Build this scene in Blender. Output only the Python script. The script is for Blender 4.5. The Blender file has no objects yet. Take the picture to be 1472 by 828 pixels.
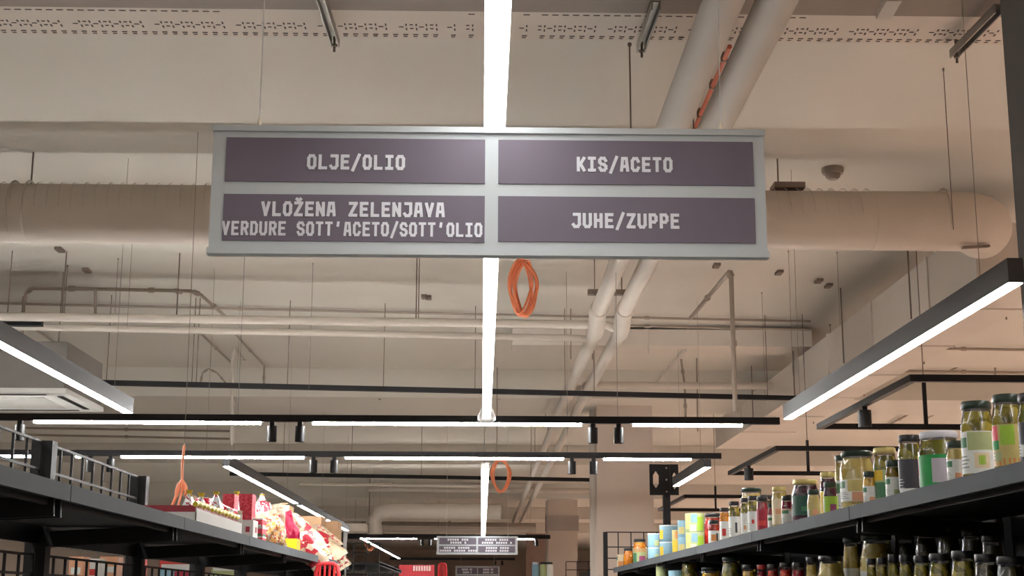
import bpy, math, random
from mathutils import Vector, Matrix

# ------------------------------------------------------------------ camera
F = 2100.0; CX, CY = 736.0, 414.0; EYE = 1.6
_d = Vector((692 - CX, -(866 - CY), -F)).normalized()          # world +Y (down the aisle) seen by the lens
_r = Vector((1, -0.0071, 0)); _r.z = -(_r.x * _d.x + _r.y * _d.y) / _d.z; _r.normalize()
_u = _r.cross(_d)
A = Matrix(((_r.x, _d.x, _u.x), (_r.y, _d.y, _u.y), (_r.z, _d.z, _u.z)))
SC = bpy.context.scene
COL = SC.collection
cam_data = bpy.data.cameras.new('camera'); cam_data.sensor_width = 36; cam_data.lens = F * 36 / 1472
cam_data.clip_start = 0.05; cam_data.clip_end = 200
cam = bpy.data.objects.new('camera', cam_data); COL.objects.link(cam)
cam.matrix_world = Matrix.Translation((0, 0, EYE)) @ A.transposed().to_4x4()
SC.camera = cam

# ------------------------------------------------------------------ light levels
SC.view_settings.view_transform = 'Standard'; SC.view_settings.look = 'None'
SC.view_settings.gamma = 1.0; SC.view_settings.exposure = 0.95
SC.view_settings.use_curve_mapping = False
LED = 18.0            # radiance of the white strip lamps
LED_PINK = 70.0       # lamps added over the right-hand aisles to tint the ceiling pink
w = bpy.data.worlds.new('world'); SC.world = w; w.use_nodes = True
w.node_tree.nodes['Background'].inputs[0].default_value = (0.9, 0.85, 0.8, 1)
w.node_tree.nodes['Background'].inputs[1].default_value = 0.15

# ------------------------------------------------------------------ helpers
def ray(x, y):
    return A.transposed() @ Vector((x - CX, -(y - CY), -F))
def at(x, y, ax, v):
    """point of the photograph on the world plane axis = v (z counted from the eye)"""
    q = ray(x, y); q = q * (v / q[ax]); return Vector((q.x, q.y, q.z + EYE))
def atz(x, y, h): return at(x, y, 2, h)
def aty(x, y, Y): return at(x, y, 1, Y)
def atx(x, y, X): return at(x, y, 0, X)
V = Vector
ORG = {}

class MB:
    def __init__(s): s.v = []; s.f = []
    def quad(s, a, b, c, d):
        n = len(s.v); s.v += [V(a), V(b), V(c), V(d)]; s.f.append((n, n+1, n+2, n+3)); return s
    def box(s, x0, x1, y0, y1, z0, z1):
        n = len(s.v)
        s.v += [V((x, y, z)) for z in (z0, z1) for y in (y0, y1) for x in (x0, x1)]
        s.f += [tuple(n+i for i in q) for q in ((0,2,3,1),(4,5,7,6),(0,1,5,4),(2,6,7,3),(0,4,6,2),(1,3,7,5))]
        return s
    def bar(s, p, q, wd, ht, up=V((0,0,1))):
        """box beam from p to q, wd across, ht along up"""
        p, q = V(p), V(q); t = (q - p).normalized(); sd = t.cross(up)
        if sd.length < 1e-4: sd = t.cross(V((0,1,0)))
        sd.normalize(); un = sd.cross(t).normalized(); n = len(s.v)
        for c in (p, q):
            for (i, j) in ((-1,-1),(1,-1),(1,1),(-1,1)):
                s.v.append(c + sd*(i*wd/2) + un*(j*ht/2))
        s.f += [tuple(n+i for i in k) for k in ((0,3,2,1),(4,5,6,7),(0,1,5,4),(1,2,6,5),(2,3,7,6),(3,0,4,7))]
        return s
    def tube(s, pts, r, n=8, closed=False, cap=True):
        pts = [V(p) for p in pts]; m = len(pts); base = len(s.v); prev = None
        rr = r if isinstance(r, (list, tuple)) else [r]*m
        for i, p in enumerate(pts):
            if closed: t = pts[(i+1) % m] - pts[i-1]
            else: t = pts[min(i+1, m-1)] - pts[max(i-1, 0)]
            t.normalize()
            if prev is None:
                a = t.cross(V((0,0,1)))
                if a.length < 1e-3: a = t.cross(V((1,0,0)))
            else: a = prev - t*prev.dot(t)
            a.normalize(); prev = a; b = t.cross(a)
            for k in range(n):
                an = 2*math.pi*k/n
                s.v.append(p + (a*math.cos(an) + b*math.sin(an))*rr[i])
        for i in range(m if closed else m-1):
            j = (i+1) % m
            for k in range(n):
                l = (k+1) % n
                s.f.append((base+i*n+k, base+i*n+l, base+j*n+l, base+j*n+k))
        if cap and not closed:
            s.f.append(tuple(base+k for k in reversed(range(n)))); s.f.append(tuple(base+(m-1)*n+k for k in range(n)))
        return s
    def lathe(s, c, prof, n=20, a0=0, a1=2*math.pi, capb=True, capt=True):
        c = V(c); base = len(s.v); full = abs(a1-a0-2*math.pi) < 1e-6; m = n if full else n+1
        for (r, z) in prof:
            for k in range(m):
                an = a0 + (a1-a0)*k/n
                s.v.append(c + V((r*math.cos(an), r*math.sin(an), z)))
        for i in range(len(prof)-1):
            for k in range(n):
                l = (k+1) % m
                s.f.append((base+i*m+k, base+i*m+l, base+(i+1)*m+l, base+(i+1)*m+k))
        if full:
            if capb: s.f.append(tuple(base+k for k in reversed(range(m))))
            if capt: s.f.append(tuple(base+(len(prof)-1)*m+k for k in range(m)))
        return s
    def build(s, name, m, parent=None, smooth=False, origin=None):
        me = bpy.data.meshes.new(name)
        if parent is not None: o0 = ORG[parent.name]
        elif origin is not None: o0 = V(origin)
        else:
            xs = [p.x for p in s.v]; ys = [p.y for p in s.v]
            o0 = V(((min(xs)+max(xs))/2, (min(ys)+max(ys))/2, min(p.z for p in s.v)))
        me.from_pydata([tuple(p - o0) for p in s.v], [], s.f); me.update()
        if smooth:
            for p in me.polygons: p.use_smooth = True
            try: me.set_sharp_from_angle(angle=math.radians(38))
            except Exception: pass
        me.materials.append(m)
        o = bpy.data.objects.new(name, me); COL.objects.link(o)
        if parent is not None: o.parent = parent
        else: o.location = o0
        ORG[o.name] = o0
        return o

def thing(name, label, cat, loc, group=None):
    o = bpy.data.objects.new(name, None); COL.objects.link(o)
    o.empty_display_size = 0.1; o.location = loc; ORG[o.name] = V(loc)
    return tag(o, label, cat, group)
def tag(o, label, cat, group=None, kind=None):
    if label: o['label'] = label
    if cat: o['category'] = cat
    if group: o['group'] = group
    if kind: o['kind'] = kind
    return o
def struct(o, label=None):
    o['kind'] = 'structure'
    if label: o['label'] = label
    return o

# ------------------------------------------------------------------ materials
MATS = {}
def srgb(c):
    return tuple(((v/255)/12.92 if v/255 <= 0.04045 else ((v/255+0.055)/1.055)**2.4) for v in c) + (1,)
def mat(name, col, rough=0.6, metal=0.0, var=0.06, scale=6.0, bump=0.0, bscale=40.0, spec=0.5, coord='Object'):
    if name in MATS: return MATS[name]
    m = bpy.data.materials.new(name); m.use_nodes = True; nt = m.node_tree; b = nt.nodes['Principled BSDF']
    c = srgb(col)
    tc = nt.nodes.new('ShaderNodeTexCoord'); no = nt.nodes.new('ShaderNodeTexNoise')
    no.inputs['Scale'].default_value = scale; no.inputs['Detail'].default_value = 4
    nt.links.new(tc.outputs[coord], no.inputs['Vector'])
    cr = nt.nodes.new('ShaderNodeValToRGB')
    cr.color_ramp.elements[0].position = 0.3; cr.color_ramp.elements[1].position = 0.7
    cr.color_ramp.elements[0].color = tuple(max(0, x*(1-var)) for x in c[:3]) + (1,)
    cr.color_ramp.elements[1].color = tuple(min(1, x*(1+var)) for x in c[:3]) + (1,)
    nt.links.new(no.outputs['Fac'], cr.inputs['Fac']); nt.links.new(cr.outputs['Color'], b.inputs['Base Color'])
    b.inputs['Roughness'].default_value = rough; b.inputs['Metallic'].default_value = metal
    b.inputs['Specular IOR Level'].default_value = spec
    if bump:
        n2 = nt.nodes.new('ShaderNodeTexNoise'); n2.inputs['Scale'].default_value = bscale
        nt.links.new(tc.outputs[coord], n2.inputs['Vector'])
        bp = nt.nodes.new('ShaderNodeBump'); bp.inputs['Strength'].default_value = bump; bp.inputs['Distance'].default_value = 0.01
        nt.links.new(n2.outputs['Fac'], bp.inputs['Height']); nt.links.new(bp.outputs['Normal'], b.inputs['Normal'])
    MATS[name] = m; return m
def emit(name, col, strength):
    if name in MATS: return MATS[name]
    m = bpy.data.materials.new(name); m.use_nodes = True; nt = m.node_tree
    b = nt.nodes['Principled BSDF']; b.inputs['Base Color'].default_value = (0.9, 0.9, 0.9, 1)
    b.inputs['Emission Color'].default_value = tuple(col) + (1,); b.inputs['Emission Strength'].default_value = strength
    MATS[name] = m; return m
def cells(name, cols, scale=70.0, rough=0.25, bump=0.5, warp=0.6):
    """lumpy contents (olives, gherkins, peppers) or busy printed wrappers: cells in several colours"""
    if name in MATS: return MATS[name]
    m = bpy.data.materials.new(name); m.use_nodes = True; nt = m.node_tree; b = nt.nodes['Principled BSDF']
    tc = nt.nodes.new('ShaderNodeTexCoord'); vo = nt.nodes.new('ShaderNodeTexVoronoi'); vo.inputs['Scale'].default_value = scale
    nz = nt.nodes.new('ShaderNodeTexNoise'); nz.inputs['Scale'].default_value = scale*0.5
    nt.links.new(tc.outputs['Object'], nz.inputs['Vector'])
    mv = nt.nodes.new('ShaderNodeVectorMath'); mv.operation = 'MULTIPLY_ADD'
    mv.inputs[1].default_value = (warp/scale,)*3
    nt.links.new(nz.outputs['Color'], mv.inputs[0]); nt.links.new(tc.outputs['Object'], mv.inputs[2]); nt.links.new(mv.outputs[0], vo.inputs['Vector'])
    sp = nt.nodes.new('ShaderNodeSeparateColor'); nt.links.new(vo.outputs['Color'], sp.inputs['Color'])
    cr = nt.nodes.new('ShaderNodeValToRGB'); cr.color_ramp.interpolation = 'CONSTANT'
    el = cr.color_ramp.elements
    while len(el) < len(cols): el.new(0.5)
    for i, c in enumerate(cols): el[i].position = i/len(cols); el[i].color = srgb(c)
    nt.links.new(sp.outputs['Red'], cr.inputs['Fac']); nt.links.new(cr.outputs['Color'], b.inputs['Base Color'])
    b.inputs['Roughness'].default_value = rough
    if bump:
        bp = nt.nodes.new('ShaderNodeBump'); bp.inputs['Strength'].default_value = bump; bp.inputs['Distance'].default_value = 0.004; bp.invert = True
        nt.links.new(vo.outputs['Distance'], bp.inputs['Height']); nt.links.new(bp.outputs['Normal'], b.inputs['Normal'])
    MATS[name] = m; return m
def clear(name, tint=(1, 1, 1), gloss=0.9):
    """thin clear shell: see-through with a sheen at grazing angles"""
    if name in MATS: return MATS[name]
    m = bpy.data.materials.new(name); m.use_nodes = True; nt = m.node_tree; nt.nodes.clear()
    o = nt.nodes.new('ShaderNodeOutputMaterial'); mx = nt.nodes.new('ShaderNodeMixShader')
    tr = nt.nodes.new('ShaderNodeBsdfTransparent'); gl = nt.nodes.new('ShaderNodeBsdfGlossy'); fr = nt.nodes.new('ShaderNodeFresnel')
    fr.inputs['IOR'].default_value = 1.45; gl.inputs['Roughness'].default_value = 0.08
    gl.inputs['Color'].default_value = (gloss, gloss, gloss, 1); tr.inputs['Color'].default_value = tuple(tint) + (1,)
    nt.links.new(fr.outputs[0], mx.inputs[0]); nt.links.new(tr.outputs[0], mx.inputs[1]); nt.links.new(gl.outputs[0], mx.inputs[2])
    nt.links.new(mx.outputs[0], o.inputs['Surface']); MATS[name] = m; return m

M_CEIL = mat('ceiling_paint', (205, 200, 190), 0.9, var=0.03, scale=0.8, bump=0.08, bscale=30)
M_DUCT = mat('duct_paint', (200, 190, 178), 0.75, var=0.03, scale=2)
M_DUCT2 = mat('sheet_duct', (202, 193, 182), 0.6, var=0.05, scale=2)
M_PIPE = mat('pipe_paint', (196, 187, 176), 0.65, var=0.03, scale=4)
M_CONDUIT = mat('conduit_grey', (150, 138, 126), 0.5, 0.2)
M_ROD = mat('rod_steel', (118, 104, 94), 0.6, 0.2)
M_STRUT = mat('strut_zinc', (140, 134, 126), 0.4, 0.7)
M_TRAY = mat('tray_white', (205, 193, 180), 0.7, var=0.03)
M_SLOT = mat('slot_dark', (70, 58, 50), 0.8)
M_BLACK = mat('black_powder', (19, 18, 20), 0.5, var=0.1, spec=0.3)
M_BLACK2 = mat('black_shelf', (15, 15, 17), 0.55, var=0.12, spec=0.3)
M_LIP = mat('shelf_lip_grey', (92, 96, 100), 0.75, var=0.05, scale=12, spec=0.12)
M_HOUS = mat('lamp_housing', (46, 46, 48), 0.5, var=0.05)
M_FLOOR = mat('floor_tile', (222, 216, 208), 0.35, var=0.05, scale=1.2)
M_WALL = mat('wall_paint', (190, 176, 164), 0.9, var=0.04, scale=0.6)
M_COLUMN = mat('column_paint', (196, 182, 170), 0.85, var=0.03, scale=1)
M_DCOL = mat('dark_column', (92, 86, 82), 0.8, var=0.04)
M_LED = emit('led_white', (1.0, 0.985, 0.96), LED)
M_LEDT = emit('led_track', (1.0, 0.985, 0.96), 112.0)
M_LEDC = emit('led_middle', (1.0, 0.985, 0.96), 16.0)
M_LEDP = emit('led_tint', (1.0, 0.74, 0.62), LED_PINK)
M_ORANGE = mat('orange_cable', (255, 152, 108), 0.45, var=0.08, scale=20)
M_SIGNF = mat('sign_frame_silver', (190, 197, 201), 0.6, 0.0, var=0.02, spec=0.3)
M_SIGNP = mat('sign_panel_plum', (112, 105, 118), 0.6, var=0.03, spec=0.3)
M_LETTER = mat('sign_letter', (222, 225, 232), 0.5, var=0.01)
M_WHITE = mat('white_plastic', (222, 222, 218), 0.5, var=0.03)
M_GLASS = clear('jar_glass')
M_FILM = clear('clear_film', (0.96, 0.96, 0.97), 1.0)

# ------------------------------------------------------------------ the setting
HC = 2.13                                  # ceiling above the eye
ZC = EYE + HC
BEAMY = [(13.5, 14.6), (20.2, 20.8), (26.9, 27.4), (33.6, 34.1), (40.3, 40.8)]  # nearest beam added for its corner shade, in place of a shadow band
floor = struct(MB().box(-16, 16, -9, 62, -0.1, 0).build('floor', M_FLOOR))
ceil = struct(MB().box(-16, 16, -9, 62, ZC, ZC+0.2).build('ceiling', M_CEIL))
for (y0, y1) in BEAMY:
    MB().box(-16, 16, y0, y1, ZC-0.27, ZC+0.01).build('beam', M_CEIL, ceil)
for (px, py) in ((86, 357), (125, 387), (256, 417), (1120, 390), (1177, 402), (1191, 409), (610, 425), (616, 426), (1105, 505), (1030, 380)):
    p = atz(px, py, HC); MB().box(p.x-0.02, p.x+0.02, p.y-0.05, p.y+0.05, ZC-0.018, ZC+0.002).build('anchor_plate', M_ROD, ceil)
for n, a in (('wall_left', (-8.1, -8.0, -9, 62, 0, ZC)), ('wall_right', (15.9, 16, -9, 62, 0, ZC)),
             ('wall_far', (-8.0, 15.9, 61.9, 62, 0, ZC)), ('wall_back', (-8.0, 15.9, -9, -8.9, 0, ZC))):
    struct(MB().box(*a).build(n, M_WALL))

def column(p0, p1, y0, dep, lab, m=M_COLUMN, ztop=ZC):
    t = thing('square_column', lab, 'column', ((p0+p1)/2, y0+dep/2, 0)); t['kind'] = 'structure'
    MB().box(p0, p1, y0, y0+dep, 0, ztop).build('shaft', m, t)
    return t
c1 = column(1.094, 1.634, 14.0, 0.54, 'wide pale beige column rising behind the near lighting tracks')
MB().box(1.05, 1.094, 14.3, 14.36, 0, ZC-0.28).build('cable_duct', M_PIPE, c1)
c2 = column(1.22, 1.77, 27.35, 0.44, 'slimmer pale column standing further back, left of the wide column')
MB().box(1.19, 1.22, 27.4, 27.7, 0, ZC-0.28).build('cable_duct', M_PIPE, c2)
MB().box(1.19, 1.79, 27.3, 27.8, 2.9, 3.18).build('collar_band', mat('column_band', (158, 146, 138), 0.8), c2)
column(1.22, 1.75, 40.75, 0.4, 'brownish column beside the far hanging signs', mat('column_brown', (140, 120, 110), 0.85))
column(1.667, 2.05, 4.0, 0.4, 'dark grey column cut off by the right picture edge', M_DCOL)

# ------------------------------------------------------------------ ceiling services
# spiral duct
DY, DZ, DR = 6.84, EYE+1.832, 0.143
dt = thing('spiral_duct', 'large round beige spiral air duct crossing behind the hanging sign', 'air duct', (0, DY, DZ-DR))
ell = [V((-12, DY, DZ)), V((2.28, DY, DZ))]
MB().tube([V((-12, DY, DZ)), V((1.88, DY, DZ-0.012))], DR, 36).build('duct_body', M_DUCT, dt, True)
pts = [V((1.88, DY, DZ-0.012)), V((2.30, DY, DZ-0.012))]
for k in range(1, 7):
    a = math.pi/2*k/6; pts.append(V((2.30+0.17*math.sin(a), DY+0.17*(1-math.cos(a)), DZ-0.012)))
MB().tube(pts, DR+0.002, 36).build('elbow', M_DUCT, dt, True)
mb = MB(); hel = []
for i in range(int(14.9/0.057)*18):
    x = -6.2 + i/18*0.057
    if x > 1.86: break
    a = 2*math.pi*i/18
    hel.append(V((x, DY+math.cos(a)*(DR+0.0005), DZ+math.sin(a)*(DR+0.0005))))
mb.tube(hel, 0.002, 4).build('spiral_seam', M_DUCT, dt)
for px in (8, 30, 1368):
    X = aty(px, 300, DY-DR).x
    MB().tube([V((X, DY+math.cos(a)*(DR+0.004), DZ+math.sin(a)*(DR+0.004))) for a in [2*math.pi*k/32 for k in range(32)]], 0.005, 5, True).build('strap', M_DUCT, dt, True)
for px in (42, -200, 380, 1120):
    X = aty(px, 300, DY).x
    MB().tube([(X, DY, DZ+DR-0.01), (X, DY, ZC)], 0.0042, 6).build('hanger_rod', M_ROD, dt)
X = aty(1132, 270, DY).x
MB().box(X-0.075, X+0.075, DY-0.06, DY+0.06, DZ+DR-0.006, DZ+DR+0.022).build('mounting_plate', M_ROD, dt)
X = aty(1390, 356, DY).x
MB().bar((X-0.05, DY-0.08, DZ-DR-0.02), (X+0.09, DY-0.05, DZ-DR-0.004), 0.02, 0.012).build('clip', M_ROD, dt)
# rectangular duct
rd = thing('rectangular_duct', 'long beige rectangular sheet-metal duct above the right strip lamp', 'air duct', (2.73, 11, EYE+1.60))
MB().box(2.48, 2.99, 7.12, 15.5, EYE+1.605, EYE+1.89).build('duct_body', M_DUCT2, rd)
for y in (7.9, 9.1, 10.3, 11.5, 12.7, 13.9):
    MB().box(2.472, 2.998, y, y+0.03, EYE+1.597, EYE+1.898).build('flange', M_DUCT2, rd)
for y in (8.2, 9.8, 11.4, 13.2):
    for x in (2.46, 3.01):
        MB().tube([(x, y, EYE+1.6), (x, y, ZC-0.002)], 0.005, 6).build('hanger_rod', M_ROD, rd)
# flat cross duct
a = aty(755, 484, 11.2); b = aty(1167, 484, 11.2)
fd = thing('flat_cross_duct', 'flat brownish duct box crossing above the white branch pipe', 'air duct', (1.3, 11.3, a.z-0.07))
MB().box(a.x-0.1, b.x, 11.2, 11.6, a.z-0.065, a.z+0.065).build('duct_body', M_DUCT2, fd)
for x in (0.7, 2.1): MB().tube([(x, 11.3, a.z), (x, 11.3, ZC)], 0.0034, 6).build('hanger_rod', M_ROD, fd)

# the twin pipes along the aisle
def twin(X, lab, branch):
    z = EYE+1.75; rt = thing('ceiling_pipe', lab, 'pipe', (X, 8, z-0.07), 'twin pipes along the aisle')
    MB().tube([(X, -2, z), (X, 5.6, z)], 0.060, 20).build('insulated_pipe', M_PIPE, rt, True)
    MB().tube([(X, 5.6, z), (X, 8.75, z)], 0.048, 18).build('pipe_run', M_PIPE, rt, True)
    MB().tube([(X, 8.7, z), (X, 8.82, z)], 0.057, 18).build('collar', M_PIPE, rt, True)
    pts = [V((X, 8.75, z))] + [V((X, 8.75+0.1+0.1*math.sin(t), z-0.1+0.1*math.cos(t))) for t in (0, .4, .8, 1.2, 1.57)]
    pts = [V((X, 8.75, z)), V((X, 8.85, z-0.01)), V((X, 8.92, z-0.05)), V((X, 9.0, z-0.075)), V((X, 9.1, z-0.08))]
    MB().tube(pts, 0.054, 18).build('elbow', M_PIPE, rt, True)
    MB().tube([(X, 9.1, z-0.08), (X, 12.0, z-0.04)], 0.043, 16).build('pipe_run', M_PIPE, rt, True)
    MB().tube([(X, 11.9, z-0.04), (X, 12.15, z-0.05)], 0.056, 16).build('collar', M_PIPE, rt, True)
    MB().tube([(X, 12.1, z-0.03), (X, 34, z)], 0.040, 12).build('pipe_run', M_PIPE, rt, True)
    for y in (3.2, 8.3, 10.6, 14.95, 18): MB().tube([(X-0.06, y, z), (X-0.06, y, ZC)], 0.0034, 6).build('hanger_rod', M_ROD, rt)
    MB().box(X-0.09, X+0.06, 8.42, 8.47, z+0.03, z+0.06).build('clamp', M_ROD, rt)
    branch(rt, z)
def br_l(rt, z):
    q = atz(0, 468, 1.67)
    MB().tube([V((0.67, 9.3, z-0.08)), V((0.62, 9.28, z-0.08)), V((-6, q.y-0.2, z-0.08))], 0.022, 12).build('branch_pipe', M_PIPE, rt, True)
    MB().tube([V((0.69, 12.05, z-0.04)), V((0.71, 12.2, z)), V((0.78, 12.25, z+0.02)), V((0.9, 12.25, z+0.02))], 0.03, 12).build('bend', M_PIPE, rt, True)
def br_r(rt, z):
    q = atz(0, 459, 1.70)
    MB().tube([V((0.83, 9.0, z-0.07)), V((0.76, 8.97, z-0.05)), V((-6, q.y-0.2, z-0.05))], 0.027, 12).build('branch_pipe', M_PIPE, rt, True)
    MB().tube([V((0.85, 12.05, z-0.03)), V((0.87, 12.25, z+0.05)), V((0.95, 12.3, z+0.06)), V((2.46, 12.3, z+0.06))], 0.03, 12).build('branch_pipe', M_PIPE, rt, True)
    for x in (-2.6, -1.9, -0.42): MB().tube([(x, 8.9+(x+3)*0.02, z-0.05), (x, 8.9+(x+3)*0.02, ZC)], 0.0042, 6).build('hanger_rod', M_ROD, rt)
twin(0.706, 'left one of the two white pipes running along the ceiling right of centre', br_l)
twin(0.864, 'right one of the two white pipes running along the ceiling right of centre', br_r)

def conduit(lab, pts, r=0.008, m=M_CONDUIT, name='conduit', extra=None):
    t = thing(name, lab, 'conduit', pts[0]); MB().tube(pts, r, 8).build('tube', m, t, True)
    for e in extra or []: MB().tube(e, r*0.8, 6).build('drop_tube', m, t, True)
    for i in range(len(pts)-1):
        p = (V(pts[i])*0.5 + V(pts[i+1])*0.5); d = (V(pts[i+1])-V(pts[i])).normalized()
        MB().tube([p-d*0.018, p+d*0.018], r*1.55, 8).build('coupling', m, t, True)
    return t
conduit('grey conduit loop with rounded corners above the left pipes', [aty(30, 500, 9.4), aty(34, 440, 9.4), aty(37, 421, 9.4), aty(46, 414.5, 9.4), aty(160, 416, 9.4), aty(275, 418.5, 9.4), aty(289, 424, 9.45), aty(325, 456, 10.0)], 0.012,
        extra=[[aty(137, 417, 9.4), aty(137, 457, 9.4)]])
conduit('upper thin cable conduit crossing the whole ceiling above the white pipes', [atz(-10, 436, 2.105), atz(690, 452, 2.105), atz(1165, 462, 2.105)], 0.009)
conduit('lower thin cable conduit running just above the white pipes', [atz(-10, 451, 1.95), atz(690, 464, 1.95), atz(1165, 474, 1.95)], 0.009)
conduit('long thin conduit slanting away above the left strip lamp', [atz(48, 472, 2.105), atz(140, 532, 2.105), atz(172, 549, 2.105)], 0.009)
conduit('slanting ceiling conduit left of its vertical drop', [atz(287, 478, 2.105), atz(332, 521, 2.105)], 0.010)
conduit('slanting ceiling conduit right of its vertical drop', [atz(337, 479, 2.105), atz(380, 526, 2.105), aty(379, 560, atz(380, 526, 2.105).y)], 0.009)
yy = atz(335, 503, 2.1).y
conduit('pale vertical conduit dropping with a short bent arm, left half', [aty(365, 527, yy+1.4), aty(337, 502, yy), aty(334, 520, yy), aty(333, 640, yy)], 0.013, M_PIPE)
yy = atz(1050, 390, 1.9).y
conduit('long vertical pipe dropping right of the twin pipes', [aty(992, 458, yy+2.2), aty(1048, 391, yy), aty(1051, 398, yy), aty(1057, 592, yy)], 0.014)
yy = atz(985, 504, 1.95).y
conduit('short slanting pipe with a drop beyond the flat cross duct', [aty(944, 552, yy+1.6), aty(984, 504, yy), aty(988, 470, yy)], 0.016, M_PIPE)
yy = 12.8
conduit('pair of thin drops behind the white branch pipe', [aty(979, 516, yy), aty(984, 552, yy), aty(986, 615, yy)], 0.010, extra=[[aty(1001, 466, yy), aty(1003, 620, yy)]])
conduit('thin arched cable above the long black rail on the left', [aty(288, 552, 13.0), aty(291, 536, 13.0), aty(300, 530, 13.0), aty(312, 536, 13.1), aty(325, 551, 13.4)], 0.007)
yy = atz(1366, 533, 2.1).y
conduit('red-tipped conduit bend above the right lighting frame', [aty(1366, 533, yy), aty(1424, 503, yy), aty(1430, 506, yy), aty(1431, 548, yy)], 0.008)
for i, (y, lab) in enumerate(((503, 'upper'), (536, 'middle'), (575, 'lower'))):
    conduit(lab + ' horizontal ceiling pipe seen right of the right strip lamp', [atz(1290, y+(-3), 2.1), atz(1480, y, 2.1)], 0.012)
for i, (p, q, lab) in enumerate((((1264, 618), (1326, 585), 'near'), ((1335, 600), (1362, 587), 'far'))):
    conduit(lab + ' thin slanting conduit behind the pickle jars at the right', [atz(p[0], p[1], 2.1), atz(q[0], q[1], 2.1)], 0.012)
for (y0, y1, h, r, lab) in ((615, 620, 2.1, 0.014, 'first'), (625, 631, 2.0, 0.014, 'second')):
    conduit(lab + ' of the thin pipes seen above the left shelf between the two tracks', [atz(30, y0, h), atz(330, y1, h)], r)
for (y0, y1, x0, x1, h, r, m, lab) in ((695, 699, 430, 690, 1.9, 0.03, M_PIPE, 'topmost'), (703, 706, 530, 900, 1.92, 0.045, M_PIPE, 'thick pale'),
        (713, 716, 470, 760, 1.9, 0.03, M_CONDUIT, 'thin grey'), (752, 755, 520, 770, 1.5, 0.04, M_CONDUIT, 'dark lower'), (760, 763, 520, 770, 1.3, 0.04, M_PIPE, 'lowest pale')):
    conduit(lab + ' far ceiling pipe crossing behind the second strip lamp', [atz(x0, y0, h), atz(x1, y1, h)], r, m)
t = thing('far_duct', 'far round air duct with a bend, seen beneath the distant ceiling pipes', 'air duct', aty(610, 747, 24.5))
MB().tube([aty(540, 775, 24.5), aty(537, 750, 24.5), aty(545, 738, 24.5), aty(562, 734, 24.5), aty(720, 736, 24.5)], 0.13, 16).build('duct_body', M_DUCT, t, True)
q = aty(505, 758, 24); MB().box(q.x-0.1, q.x+0.25, 24, 24.4, q.z-0.06, q.z+0.06).build('end_box', M_DUCT, t)

# thin hanger wires and rods seen against the ceiling
def wire(px, y0, y1, lab, Y=None, r=0.003, m=M_ROD, name='hanger_rod'):
    Y = Y or atz(px, y0, HC).y
    a_, b_ = aty(px, y0, Y), aty(px, y1, Y); b_.x = a_.x
    t = thing(name, lab, 'rod', b_); MB().tube([a_, b_], r, 6).build('rod', m, t); MB().lathe(a_-V((0, 0, 0.012)), [(r*2.4, 0), (r*2.4, 0.013)], 8).build('anchor', m, t)
wire(905, 62, 240, 'thin rod hanging from the ceiling behind the sign, left of the twin pipes', r=0.0032)
wire(996, 143, 240, 'short dark rod between the twin pipes above the sign')
wire(1356, 98, 330, 'hair-thin wire with an anchor near the right dark column', r=0.0018)
for px, y0, y1, lab in ((97, 381, 457, 'leftmost thin rod under the round duct'), (170, 371, 470, 'second thin wire under the round duct from the left'), (190, 346, 470, 'third thin wire under the round duct from the left'),
                        (450, 378, 560, 'fine wire hanging below the lower left sign panel'), (603, 366, 460, 'strong rod holding the white pipes below the sign'),
                        (1095, 420, 545, 'thin wire left of the rectangular duct'), (1133, 360, 540, 'fine wire below the round duct at the right'), (1203, 362, 470, 'fine wire beside the rectangular duct top edge')):
    wire(px, y0, y1, lab, r=0.0036 if 'strong' in lab else 0.0026 if 'rod' in lab else 0.0013)
for px, y0, y1, lab in ((184, 517, 575, 'left'), (547, 524, 575, 'middle'), (718, 508, 575, 'right')):
    wire(px, y0, y1, lab + ' stout stud under the added near ceiling beam', Y=13.6, r=0.014, m=M_CONDUIT, name='ceiling_stud')
wire(1193, 466, 530, 'rod dropping beside the end of the flat cross duct', Y=10.6)
wire(932, 470, 508, 'pale cable end dangling below the flat cross duct', Y=11.1, m=M_PIPE)
wire(118, 340, 341, 'small anchor stub under the round duct', r=0.004)

# smoke detector on the beam face
p = atz(1197, 250, HC-0.03)
t = thing('smoke_detector', 'small grey round detector on the ceiling above the round duct', 'detector', p)
MB().lathe(p+V((0, 0, 0.0)), [(0.05, 0), (0.055, 0.012), (0.055, 0.031)], 20).build('base', M_CONDUIT, t, True)
MB().lathe(p-V((0, 0, 0.03)), [(0.022, 0), (0.036, 0.012), (0.04, 0.031)], 20).build('sensor_head', M_CONDUIT, t, True)

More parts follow.
